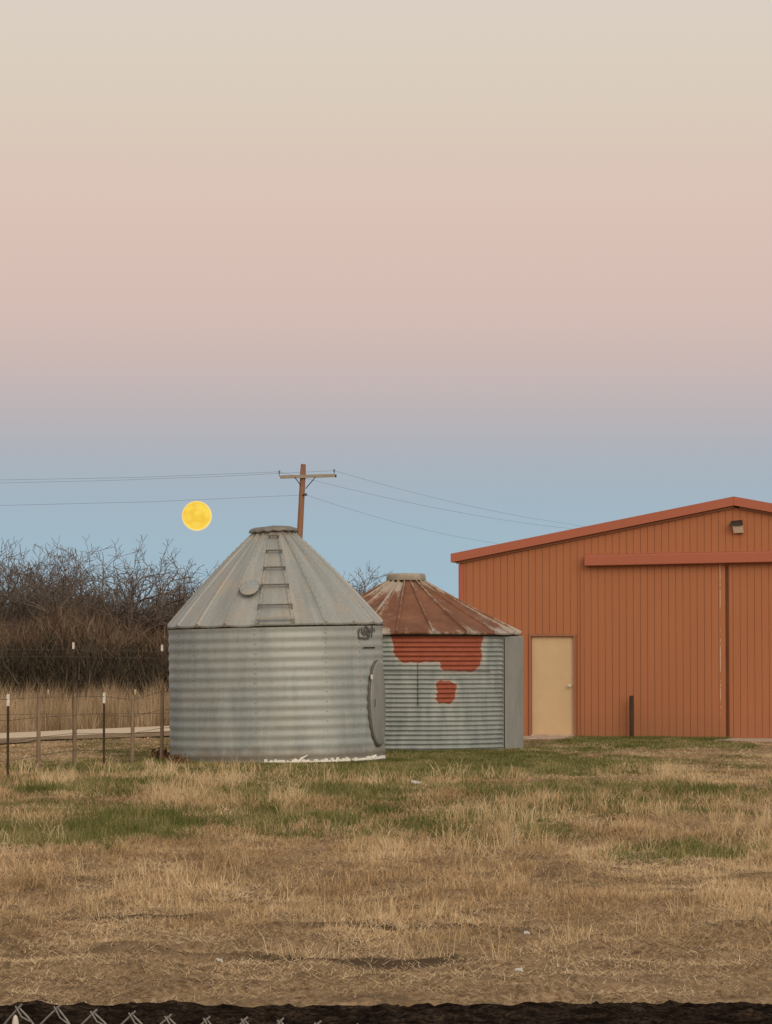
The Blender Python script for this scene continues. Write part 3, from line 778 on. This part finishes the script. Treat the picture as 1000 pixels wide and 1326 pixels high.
# ------------------------------------------------------------------ moon
MD = 9000; mc = at(255, 668, MD)
b = MB(); nn = 48; b.lathe([(max(1e-3, math.sin(PI * i / nn)), -math.cos(PI * i / nn)) for i in range(nn + 1)], 96)
m = Mat('moon_surface', 1, 0, 0); m.b.inputs['Base Color'].default_value = (0, 0, 0, 1)
f = m.noise(1.7, detail=4, rough=.5)
c = m.ramp(f, [(.38, lin((244, 197, 72))), (.52, lin((251, 212, 80))), (.66, lin((253, 222, 90)))])
sy_m = m.n('ShaderNodeSeparateXYZ'); m.l(m.tc.outputs['Object'], sy_m.inputs[0])
c = m.mix(m.ramp(m.math('ABSOLUTE', sy_m.outputs['Y']), [(.22, 1.), (.50, 0.)]), c, lin((255, 224, 140)))
m.l(c, m.b.inputs['Emission Color']); m.b.inputs['Emission Strength'].default_value = 1.0
moon = b.build('moon', m.m, None); moon.location = mc; moon.scale = [MD * 19.3 / F] * 3
tag(moon, 'full golden yellow moon low in the sky above the bare trees', 'moon')

# ------------------------------------------------------------------ wire fences on the left
def fence(name, label, D_, posts, wires, x0, x1):
    """posts: (px, base_py, top_py, kind)"""
    p0 = posts[0]; g0 = gnd(p0[0], p0[1]); root = empty(name, (g0.x, g0.y, 0)); tag(root, label, 'fence')
    ends = []
    for (px, by, ty, kind) in posts:
        g = gnd(px, by); D = g.y; zt = at(px, ty, D).z; xx = g.x - g0.x; yy = g.y - g0.y
        z0 = -.25; b = MB(); lean = random.uniform(-.012, .012)
        if kind == 'tpost':
            cap_h = .16 if D < 60 and ty > 860 else .12
            b.box((xx, yy, (z0 + zt - cap_h) / 2), (.034 if zt < 1.4 else .022, .010, zt - cap_h - z0), None); b.box((xx, yy + .019, (z0 + zt - cap_h) / 2), (.010, .028, zt - cap_h - z0), None)
            k = .1
            while k < zt - cap_h - .05: b.box((xx, yy - .010, k), (.018, .012, .02)); k += .06
            o = b.build('fence_post', M_post, root)
            t_ = MB(); t_.box((xx, yy, zt - cap_h / 2 + .001), (.040, .014, cap_h), None); t_.box((xx, yy + .021, zt - cap_h / 2 + .001), (.014, .03, cap_h), None); t_.build('white_tip', M_tip, o)
        else:
            r_ = .030
            rs = random.Random(int(px)); b.tube([(xx, yy, z0), (xx + lean * .5 + .006, yy, zt * .45), (xx + lean, yy, zt * .8), (xx + lean * 1.4, yy, zt)], [r_ * 1.15, r_, r_ * .95, r_ * .75], 9)
            o = b.build('wooden_post', M_stave, root)
        ends.append((xx, yy, zt))
    b = MB()
    a_, c_ = ends[0], ends[-1]
    dx_, dy_ = c_[0] - a_[0], c_[1] - a_[1]
    for fr in wires:
        P = []
        pts = sorted(ends); 
        first, last = pts[0], pts[-1]
        ext = [(x0 - g0.x, first[1] + (first[1] - pts[1][1]) * .6, first[2])] + pts + [(x1 - g0.x, last[1] + .5, last[2])]
        b.tube([Vector((p[0], p[1] - .02, fr * min(p[2], 1.15 if len(posts) > 3 else 3))) for p in ext], .0035, 4)
    b.build('fence_wire', M_fwire, root)
    return root
random.seed(5)
f1 = fence('wire_fence', 'low nearest wire fence of white-tipped dark posts and grey wooden posts', 0,
      [(10, 1010, 899, 'tpost'), (49, 1001, 898, 'wood'), (96, 992, 898, 'wood'), (134.5, 993, 897, 'tpost'), (171, 989, 902, 'wood'), (209, 985, 880, 'wood')], (.95, .7, .45, .22), -8, -3.4)
f2 = fence('wire_fence', 'tall wire fence with white-topped thin posts in front of the bare thicket', 0,
      [(-120, 967, 832, 'tpost'), (94.5, 964, 832, 'tpost'), (209.5, 962, 835, 'tpost')], (.93, .86, .6, .3), -14, -2.0)
f3 = fence('wire_fence', 'far wire fence half sunk in the tall dry grass across the road', 0,
      [(-70, 937, 894, 'tpost'), (62.5, 936, 893, 'tpost'), (175, 934, 893, 'tpost')], (.9, .5), -14, -2.0)

# ------------------------------------------------------------------ chain-link fence right in front
CD = 6.3
def cx(px): return (px - 500) / F * CD
clf = empty('chain_link_fence', (cx(200), CD, 0)); tag(clf, 'galvanised chain-link fence top along the bottom edge, before the dark soil', 'fence')
b = MB(); pitch = 48 / F * CD; r_ = .0022; rows = 13; dz = pitch * .56
random.seed(9)
Jt = {}
def node(i, j):   # i counts half pitches sideways, j half rows down
    if (i, j) not in Jt:
        px = 25 + i * 24.2
        ytop = 1304.5 + (px - 25) * .060
        q_ = at(px, ytop, CD)
        Jt[(i, j)] = Vector((q_.x - clf.location.x + random.uniform(-.002, .002), random.uniform(-.003, .003), q_.z - j * dz + random.uniform(-.003, .003)))
    return Jt[(i, j)]
for i in range(-8, 36):
    for j in range(0, rows * 2 - 1):
        if (i + j) % 2: continue
        a_ = node(i, j)
        for s_ in (-1, 1):
            c_ = node(i + s_, j + 1); off = Vector((0, .0028 * s_, 0))
            a2 = a_ + (a_ - c_).normalized() * .010 if (j == 0 and s_ == -1) else a_ + (a_ - c_).normalized() * (.003 if j == 0 else 0)
            mid_ = (a_ + c_) / 2 + Vector((0, 0, .0015)) + off
            b.tube([a2 + off, mid_, c_ + off * -1], r_, 6, cap=(j == 0))
    if i % 2 == 0:   # twisted tail at the peak
        a_ = node(i, 0); c_ = node(i + 1, 1); dd_ = c_ - a_
        b.tube([a_ + Vector((-.006, -.005, .004)), a_ + dd_ * .25 + Vector((-.003, -.007, -.006)), a_ + dd_ * .62 + Vector((0, -.004, -.001))], r_ * .8, 6)
b.build('mesh', M_link, clf)
for px in (-190, 800):
    b = MB(); q_ = at(px, 1345, CD); b.tube([(cx(px) - clf.location.x, .03, -.3), (cx(px) - clf.location.x, .03, .98)], .024, 14); b.build('fence_post', M_link, clf)
# rounded pale stake just behind it
q_ = at(20, 1314.5, 6.6)
b = MB(); tp = q_.z; b.tube([(0, 0, -.3), (0, 0, tp - .018), (0, 0, tp - .008), (0, 0, tp - .002), (0, 0, tp)], [.0078, .0070, .0055, .0032, .0008], 14)
o = b.build('stake', M_tip, None); o.location = (q_.x, 6.6, 0)
tag(o, 'slim pale round-topped stake behind the chain-link in the bottom left corner', 'stake')

# ------------------------------------------------------------------ bits of litter in the field
def scrap(px, py, w, hgt, label, seed):
    rs = random.Random(seed); g = gnd(px, py); b = MB(); n = 5; vs = []
    for sgn in (0, .004):
        for i in range(n + 1):
            for j in (0, 1, 2):
                vs.append((w * (i / n - .5), (j - 1) * hgt * .5 * rs.uniform(.3, 1.3), .03 + sgn + rs.uniform(0, .006) if sgn == 0 else vs[i * 3 + j][2] + sgn))
    k = (n + 1) * 3; fs = []
    for i in range(n):
        for j in range(2):
            q0 = i * 3 + j; fs += [(q0, q0 + 1, q0 + 4, q0 + 3), (k + q0, k + q0 + 3, k + q0 + 4, k + q0 + 1)]
    b.add(vs, fs); o = b.build('litter_scrap', M_paper, None); o.location = (g.x, g.y, tz(g.x, g.y) + .02); o.rotation_euler = (.25, .1, rs.uniform(-.4, .4))
    tag(o, label, 'litter')
scrap(539, 1020, .13, .10, 'thin white scrap of litter in the green grass before the smaller bin', 1)
scrap(682, 1212, .035, .05, 'small round white scrap of litter in the dry grass right of centre', 2)
scrap(671, 1274, .04, .05, 'small pale scrap of litter near the edge of the dark soil', 3)
scrap(283, 1245, .03, .05, 'tiny white fleck of litter in the flattened straw, lower left', 4)

# ------------------------------------------------------------------ grass blades
def blades(name, x, y, L, wd, lean, mat, label=None, cat=None, zoff=0, droop=.5, lift=None):
    n = len(x); hd = rng.uniform(0, 2 * PI, n); z = terr(x, y) * np.clip((90 - y) / 15, 0, 1) - .006 + zoff
    dx_, dy_ = np.cos(hd), np.sin(hd); px_, py_ = -dy_, dx_
    # face the ribbon in a random but mostly sideways manner
    fa = rng.uniform(-.9, .9, n); px_, py_ = np.cos(fa), np.sin(fa)
    ce, se = np.cos(lean), np.sin(lean)
    P0 = np.stack([x, y, z], 1)
    P1 = P0 + np.stack([dx_ * se * L * .55, dy_ * se * L * .55, ce * L * .55], 1)
    l2 = np.clip(lean + droop * rng.uniform(.2, 1, n), 0, 1.75)
    P2 = P1 + np.stack([dx_ * np.sin(l2) * L * .45, dy_ * np.sin(l2) * L * .45, np.cos(l2) * L * .45], 1)
    w = np.stack([px_ * wd / 2, py_ * wd / 2, np.zeros(n)], 1)
    V = np.stack([P0 - w, P0 + w, P1 - w * .75, P1 + w * .75, P2], 1).reshape(-1, 3)
    b0 = np.arange(n) * 5
    Q = np.stack([b0, b0 + 1, b0 + 3, b0 + 2], 1); T = np.stack([b0 + 2, b0 + 3, b0 + 4], 1)
    rr_ = .58 * rng.uniform(0, 1, n) + .42 * np.clip((fbm(x * 1.6, y * .8, 201) - .5) * 2.6 + .5, 0, 1) + .35 * (fbm(x * 7, y * 3.5, 203) - .5)
    r = np.repeat(np.clip(rr_, 0, 1), 5)
    o = npmesh(name, V, Q, T, mat, attrs={'rnd': r})
    tag(o, label, cat, kind='stuff'); return o
def grassmat(name, stops, tr=.25):
    m = Mat(name, .9, 0, .05); c = m.ramp(m.attr('rnd'), stops); m.color(c)
    t = m.n('ShaderNodeBsdfTranslucent'); m.l(c, t.inputs[0]); mx = m.n('ShaderNodeMixShader', inp={0: tr})
    m.l(m.b.outputs[0], mx.inputs[1]); m.l(t.outputs[0], mx.inputs[2])
    m.l(mx.outputs[0], m.nt.nodes['Material Output'].inputs[0]); return m.m
M_dry = grassmat('dry_grass', [(0, (.23, .148, .074)), (.35, (.42, .288, .152)), (.75, (.60, .43, .24)), (1, (.80, .63, .40))])
M_pale = grassmat('pale_grass', [(0, (.30, .20, .10)), (.4, (.50, .37, .20)), (.8, (.68, .53, .32)), (1, (.82, .68, .45))])
M_green = grassmat('green_grass', [(0, (.075, .090, .026)), (.45, (.145, .158, .050)), (.8, (.24, .23, .088)), (1, (.42, .34, .17))])
M_tall = grassmat('tall_grass', [(0, (.16, .11, .065)), (.4, (.31, .225, .135)), (.8, (.46, .345, .215)), (1, (.64, .50, .33))])
M_thatch = grassmat('thatch', [(0, (.19, .125, .068)), (.4, (.40, .285, .16)), (.8, (.60, .44, .26)), (1, (.78, .62, .40))], .1)

def field(n, y0, y1, k):
    # n points, density per square metre falls off as y^-k
    u = rng.uniform(0, 1, n); e = 2 - k
    y = (y0 ** e + u * (y1 ** e - y0 ** e)) ** (1 / e) if abs(e) > 1e-6 else y0 * (y1 / y0) ** u
    x = rng.uniform(-1, 1, n) * (y * .123 + 2.0); return x, y
def clear(x, y):
    ok = ((x - bx) ** 2 + (y - BD) ** 2 > 1.73 ** 2) & ((x - smx) ** 2 + (y - SD) ** 2 > 1.99 ** 2)
    # barn and its slabs
    lx_ = (x - O.x) * math.cos(YAW) + (y - O.y) * math.sin(YAW); ly_ = -(x - O.x) * math.sin(YAW) + (y - O.y) * math.cos(YAW)
    ok &= ~((lx_ > -.02) & (ly_ > -.03)) & ~((lx_ > bs(650)) & (lx_ < bs(745)) & (ly_ > -1.3)) & ~((lx_ > bs(945)) & (ly_ > -1.7))
    ro = (x - A.x) * nr.x + (y - A.y) * nr.y
    ok &= ~((ro > -.2) & (ro < 3.1 + (fbm(x * .8, y * .8, 90) - .5) * 2.2) & (x < -2))
    return ok, ro
# short dry blades
x, y = field(560000, 16.45, 72, 1.7)
ok, ro = clear(x, y); g = green(x, y)
hn = fbm(x * 1.2, y * .7, 101); hn2 = fbm(x * 3.2, y * 1.5, 103)
bare = np.clip((y - 17.6 + (fbm(x * .6, y * .4, 77) - .5) * 2) / 2.6, .06, 1)
keep = ok & (rng.uniform(0, 1, len(x)) < (1 - .85 * barem(x, y)) * (1 - .88 * np.clip(g * 1.15, 0, 1)) * bare * np.clip(3.4 * hn2 - .90, .03, 1.1)) & ~((ro < .2) & (x < -2))
x, y, g, hn, hn2 = x[keep], y[keep], g[keep], hn[keep], hn2[keep]
n = len(x)
tall = np.clip((y - 19) / 4, 0, 1)
far = (1 - .70 * np.clip((y - 42) / 6, 0, 1)) * .85
L = (.026 + .085 * tall * np.clip(hn * 2.6 - .75, 0.08, 1.3)) * rng.uniform(.5, 1.5, n) * (1 + .4 * (y > 36) * (hn > .55)) * far
blades('dry_grass', x, y, L, .0030 + y * .00013, np.abs(rng.normal(.85, .52, n)).clip(0, 1.52), M_dry, 'short dry straw-coloured grass over the field')
# taller tufts: clustered seed stalks
x0, y0 = field(3600, 19, 66, 1.1); ok, ro = clear(x0, y0)
tn = fbm(x0 * .8, y0 * .45, 111); kp = ok & (tn > .52) & (y0 < 49) & (rng.uniform(0, 1, len(x0)) < .35 + .65 * np.clip((y0 - 24) / 8, 0, 1)) & ~((ro < .2) & (x0 < -2)); x0, y0 = x0[kp], y0[kp]
nb = 15; cxx = np.repeat(x0, nb) + rng.normal(0, .055, len(x0) * nb); cyy = np.repeat(y0, nb) + rng.normal(0, .055, len(x0) * nb)
sz_ = np.repeat(rng.uniform(.10, .30, len(x0)) * (1 + .35 * ((y0 > 28) & (y0 < 46))), nb) * rng.uniform(.5, 1.15, len(cxx)) * (1 - .6 * np.clip((cyy - 46) / 6, 0, 1))
blades('dry_tufts', cxx, cyy, sz_, .0026 + cyy * .00009, np.abs(rng.normal(.42, .38, len(cxx))).clip(0, 1.3), M_pale, 'taller wispy tufts of dry grass standing in the field', droop=.9)
# lying straw, thatch
x, y = field(400000, 16.42, 60, 1.8); ok, ro = clear(x, y); g = green(x, y)
keep = ok & (rng.uniform(0, 1, len(x)) < (1 - .85 * barem(x, y)) * (1 - .9 * g) * (.45 + .55 * np.clip((y - 17.6) / 1.2, 0, 1)) * (.35 + 1.2 * fbm(x * 2.5, y * 4, 121))) & ~((ro < 4) & (x < -2))
x, y = x[keep], y[keep]; n = len(x)
blades('straw_thatch', x, y, rng.uniform(.02, .09, n), .0016 + y * .00014, rng.uniform(1.05, 1.52, n), M_thatch, 'flattened straw lying on the near ground', zoff=.012, droop=.15)
# green blades
x, y = field(520000, 19, 73, 1.15); ok, ro = clear(x, y); g = green(x, y)
keep = ok & (rng.uniform(0, 1, len(x)) < g * .92 + .015) & (g > .05) & ~((ro < .2) & (x < -2))
x, y, g = x[keep], y[keep], g[keep]; n = len(x)
far = 1 - .62 * np.clip((y - 42) / 7, 0, 1)
blades('green_grass', x, y, (.05 + .07 * g) * rng.uniform(.6, 1.5, n) * far, .0040 + y * .00013, np.abs(rng.normal(.4, .35, n)).clip(0, 1.3), M_green, 'low green grass growing in patches')
# grass hugging the bins and barn foot
xa = []; ya = []
for (cx_, cy_, rr_, a0, a1, nn_) in ((bx, BD, 1.75, -100, 100, 6000), (smx, SD, 2.02, -100, 100, 6000)):
    a = np.radians(rng.uniform(a0, a1, nn_)); r_ = rr_ + np.abs(rng.normal(0, .12, nn_))
    xa.append(cx_ + r_ * np.sin(a)); ya.append(cy_ - r_ * np.cos(a))
s_ = rng.uniform(bs(745), bs(948), 9000); o_ = -.06 - np.abs(rng.normal(0, .5, 9000)) - .02
xa.append(O.x + s_ * math.cos(YAW) - o_ * math.sin(YAW)); ya.append(O.y + s_ * math.sin(YAW) + o_ * math.cos(YAW))
x = np.concatenate(xa); y = np.concatenate(ya); n = len(x)
blades('edge_grass', x, y, rng.uniform(.02, .055, n) * np.where(y > 60, 1.3, 1), .010 + 0 * x, np.abs(rng.normal(.35, .3, n)), M_green, 'green grass growing along the foot of the bins and barn')
# tall dry grass past the road
n = 42000; t = rng.uniform(-16, 26, n); o_ = -.35 - rng.uniform(0, 1, n) ** 1.2 * 5.0
x = A.x + d.x * t + nr.x * o_; y = A.y + d.y * t + nr.y * o_
hh = .25 + 1.35 * fbm(x * 1.6, y * .8, 131) ; cl_ = fbm(x * 3.0, y * 1.5, 133); kp = rng.uniform(0, 1, n) < np.clip(cl_ * 3.2 - .75, .08, 1); x, y, hh, o_ = x[kp], y[kp], hh[kp], o_[kp]
n = len(x); L = hh * rng.uniform(.35, 1.15, n) * np.clip(.35 - o_ * .8, .4, 1)
blades('tall_dry_grass', x, y, L, .010 + 0 * x, np.abs(rng.normal(.16, .22, n)), M_tall, 'tall dry tan grass along the far side of the road', droop=.35)

def weed(px, py, hgt, wid, label, seed):
    rs = random.Random(seed); g0 = gnd(px, py); b = MB()
    for k in range(90):
        a = rs.uniform(0, 2 * PI); L = hgt * rs.uniform(.4, 1.1); le = abs(rs.gauss(.4, .35)); bs_ = Vector((rs.gauss(0, wid * .3), rs.gauss(0, wid * .3), -.02))
        dv = Vector((math.cos(a) * math.sin(le), math.sin(a) * math.sin(le), math.cos(le))); m1 = bs_ + dv * L * .6; m2 = m1 + (dv + Vector((rs.gauss(0, .5), rs.gauss(0, .5), -.3))).normalized() * L * .4
        w_ = Vector((.008, 0, 0)); b.add([bs_ - w_, bs_ + w_, m1 + w_, m1 - w_], [(0, 1, 2, 3)]); b.add([m1 - w_, m1 + w_, m2], [(0, 1, 2)])
        if rs.random() < .5:
            c = m2; s_ = rs.uniform(.012, .03); b.add([c + Vector((-s_, 0, 0)), c + Vector((0, s_ * .5, -s_)), c + Vector((s_, 0, .3 * s_)), c + Vector((0, 0, s_))], [(0, 1, 2, 3)])
    o = b.build('dead_weed', M_weed, None); o.location = (g0.x, g0.y, tz(g0.x, g0.y)); tag(o, label, 'weed')
M_weed = noisy('dead_weed', (.09, .045, .025), (.20, .12, .07), 12, rough=1, spec=0)
weed(210, 983, .20, .20, 'reddish brown dead weed tangled round the foot of the fence post beside the tall bin', 3)
weed(230, 990, .17, .22, 'low brown dead weed against the left foot of the tall grey bin', 4)

# ------------------------------------------------------------------ bare trees
M_bark = noisy('bark', (.075, .058, .046), (.15, .118, .095), 5, (3, 3, .6), .95)
M_twig = noisy('twig', (.11, .088, .072), (.19, .155, .13), 4, rough=.95)
def prune_tubes(segs, n=4):
    """segs: array of (p0,p1,r0,r1) -> verts, quads"""
    P0 = np.array([s[0] for s in segs]); P1 = np.array([s[1] for s in segs]); R0 = np.array([s[2] for s in segs]); R1 = np.array([s[3] for s in segs])
    T = P1 - P0; T /= np.linalg.norm(T, axis=1, keepdims=True) + 1e-9
    Aa = np.where(np.abs(T[:, 2:3]) < .9, np.array([[0, 0, 1.]]), np.array([[1., 0, 0]]))
    E1 = np.cross(T, Aa); E1 /= np.linalg.norm(E1, axis=1, keepdims=True); E2 = np.cross(T, E1)
    V = []
    for (P, R_) in ((P0, R0), (P1, R1)):
        for k in range(n):
            a = 2 * PI * k / n; V.append(P + (E1 * math.cos(a) + E2 * math.sin(a)) * R_[:, None])
    V = np.stack(V, 1).reshape(-1, 3); b0 = np.arange(len(segs)) * 2 * n
    Q = np.concatenate([np.stack([b0 + k, b0 + (k + 1) % n, b0 + n + (k + 1) % n, b0 + n + k], 1) for k in range(n)])
    return V, Q
def grow(seed, Ht, spread=.55, stems=2):
    rs = random.Random(seed); trunk = []; crown = []
    def rec(p, dirv, L, r, lvl):
        k = 4 if lvl < 3 else 3; q_ = p; dv = dirv.copy(); tgt = trunk if lvl <= 1 else crown
        for i in range(k):
            jit = .17 + .02 * lvl
            dv = (dv + Vector((rs.gauss(0, jit), rs.gauss(0, jit), rs.gauss(0, jit * .7) + (.025 if lvl > 1 else .0)))).normalized()
            e_ = q_ + dv * (L / k); ra = r * (1 - .45 * i / k); rb = r * (1 - .45 * (i + 1) / k)
            tgt.append((q_, e_, ra, rb)); q_ = e_
            if lvl < 5 and (i > 0 or lvl > 0):
                for _ in range(1 if (lvl < 2 or rs.random() < .30) else 0):
                    ax = Vector((rs.gauss(0, 1), rs.gauss(0, 1), rs.gauss(0, .6))).normalized()
                    nd = (dv * (.75) + ax * spread * 1.1).normalized()
                    if nd.z < -.1: nd.z *= -.3
                    rec(q_, nd, L * rs.uniform(.48, .75), rb * rs.uniform(.45, .65), lvl + 1)
        if lvl < 5 and (lvl < 3 or rs.random() < .72):
            for _ in range(2):
                ax = Vector((rs.gauss(0, 1), rs.gauss(0, 1), rs.gauss(0, .5))).normalized()
                rec(q_, (dv + ax * spread).normalized(), L * rs.uniform(.55, .78), r * .5, lvl + 1)
    for s_ in range(stems):
        dv = Vector((rs.gauss(0, .28), rs.gauss(0, .28), 1)).normalized(); rec(Vector((rs.uniform(-.2, .2), rs.uniform(-.2, .2), -.2)), dv, Ht * .36, .13, 0)
    zt = max(s[1].z for s in crown); f_ = Ht / zt
    out = []
    for L_ in (trunk, crown): out.append([(tuple(s[0] * f_), tuple(s[1] * f_), max(s[2] * f_, .0075), max(s[3] * f_, .0055)) for s in L_])
    return out
protos = []
for sd in range(5):
    tr_, cr_ = grow(100 + sd * 13, 1.0 * 5.2, .60 if sd % 2 else .72, 2 if sd % 2 else 1)
    root = empty('bare_tree', (0, 200, 0))
    V, Q = prune_tubes(tr_, 6); npmesh('trunk', V, Q, None, M_bark, root)
    V, Q = prune_tubes(cr_, 3); npmesh('crown', V, Q, None, M_twig, root)
    protos.append(root)
TREES = [(-34, 703, 92, 'cut off by the left edge of the picture'), (22, 700, 96, 'tall and slender just in from the left edge'), (84, 699, 95, 'with a narrow upright crown below the power lines'),
         (3, 706, 94, 'at the left edge of the picture'), (38, 712, 99, 'second from the left edge'), (64, 703, 92, 'with upright forked limbs, left of the row'),
         (100, 712, 97, 'between two taller ones left of the moon'), (121, 704, 93, 'tallest of those left of the moon'), (152, 716, 99, 'with broad arching limbs, left of the moon'),
         (178, 711, 94, 'with a wide arching crown below and left of the moon'), (207, 738, 98, 'lower than its neighbours beside the big bin'), (238, 730, 95, 'directly beneath the moon'),
         (268, 733, 100, 'just right of the moon behind the cone roof'), (300, 760, 97, 'mostly hidden behind the left slope of the cone roof'), (425, 738, 108, 'peeking over the right slope of the cone roof'),
         (452, 733, 112, 'between the two bin roofs, nearer the tall bin'), (470, 737, 106, 'standing alone between the two bin roofs'), (497, 752, 112, 'behind the left slope of the rusty roof'),
         (592, 752, 106, 'seen in the gap between rusty roof and barn corner'), (575, 768, 112, 'low behind the right slope of the rusty roof')]
used = set()
for i, (px, ty, D, lab) in enumerate(TREES):
    k = i % 5
    root = protos[k] if k not in used else copy_tree(protos[k]); used.add(k)
    q_ = at(px, 840, D); hgt = at(px, ty, D).z
    root.location = (q_.x, D, -.05); s_ = hgt * 1.05 / 5.2; root.scale = (s_ * random.uniform(.9, 1.1), s_, s_); root.rotation_euler = (0, 0, random.uniform(0, 6.28))
    tag(root, 'bare leafless tree ' + lab, 'tree', 'bare trees behind the bins')

# dense leafless brush under the trees
def thicket(n, x0, x1, y0, y1, hfun, mat, name, label, wd, lean=.35, seed=0):
    r_ = np.random.default_rng(seed); x = r_.uniform(x0, x1, n); y = r_.uniform(y0, y1, n); hm = hfun(x, y)
    z0 = hm * r_.uniform(0, 1, n) ** 1.1 * .82; az_ = r_.uniform(0, 2 * PI, n); ln = np.abs(r_.normal(0, lean, n)) + .1
    L = r_.uniform(.35, 1.25, n); L = np.minimum(L, np.maximum(.2, (hm - z0)))
    segs = []; p = np.stack([x, y, z0], 1)
    Ps = [p]; dv = np.stack([np.cos(az_) * np.sin(ln), np.sin(az_) * np.sin(ln), np.cos(ln)], 1)
    for k in range(3):
        dv = dv + r_.normal(0, .33, (n, 3)); dv /= np.linalg.norm(dv, axis=1, keepdims=True); Ps.append(Ps[-1] + dv * (L / 3)[:, None])
    wv = wd * r_.uniform(.5, 1.6, n)
    fa = r_.uniform(-.7, .7, n); pw = np.stack([np.cos(fa), np.sin(fa), np.zeros(n)], 1)
    tw = np.stack([-np.sin(fa) * 0, np.zeros(n), np.ones(n)], 1) * .5
    V = []
    for k in range(4):
        s_ = wv * (1, .85, .65, .35)[k] / 2
        for c_ in ((-1, 0), (1, 0), (0, 1)):      # three-sided twig
            V.append(Ps[k] + pw * (s_ * c_[0])[:, None] + np.stack([-pw[:, 1], pw[:, 0], 0 * s_], 1) * (s_ * 1.4 * c_[1])[:, None])
    V = np.stack(V, 1).reshape(-1, 3); b0 = np.arange(n) * 12
    Q = np.concatenate([np.stack([b0 + k * 3 + j, b0 + k * 3 + (j + 1) % 3, b0 + k * 3 + 3 + (j + 1) % 3, b0 + k * 3 + 3 + j], 1) for k in range(3) for j in range(3)])
    o = npmesh(name, V, Q, None, mat, attrs={'rnd': np.repeat(r_.uniform(0, 1, n), 12)}); tag(o, label, None, kind='stuff'); return o
def tm(name, stops):
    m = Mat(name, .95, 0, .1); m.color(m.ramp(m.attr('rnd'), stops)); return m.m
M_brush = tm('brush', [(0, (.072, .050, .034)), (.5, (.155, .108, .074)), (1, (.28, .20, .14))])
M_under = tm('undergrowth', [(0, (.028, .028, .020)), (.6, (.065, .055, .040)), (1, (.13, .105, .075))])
def hA(x, y):
    base = 3.05 + 1.3 * (fbm(x * .8, y * .12, 141) - .5) * 2
    return base * np.where(x > -4.5, np.clip(1 - (x + 4.5) * .07, .55, 1), 1) * (y / 95)
thicket(52000, -15, 6, 86, 98, hA, M_brush, 'thicket', 'dense brown leafless brush behind the road', .016, .75, seed=1)
thicket(16000, -15, 6, 98, 104, lambda x, y: hA(x, y) * .98, M_brush, 'thicket', 'deeper brown brush at the back of the thicket', .035, .7, seed=2)
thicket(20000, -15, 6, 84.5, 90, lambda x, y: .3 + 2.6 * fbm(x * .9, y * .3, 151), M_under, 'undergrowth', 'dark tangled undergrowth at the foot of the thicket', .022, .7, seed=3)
# fine outer twigs above the brush
thicket(9000, -15, 4, 88, 100, lambda x, y: hA(x, y) * 1.14, M_brush, 'fine_twigs', 'fine leafless twigs above the brown brush', .010, .5, seed=4)
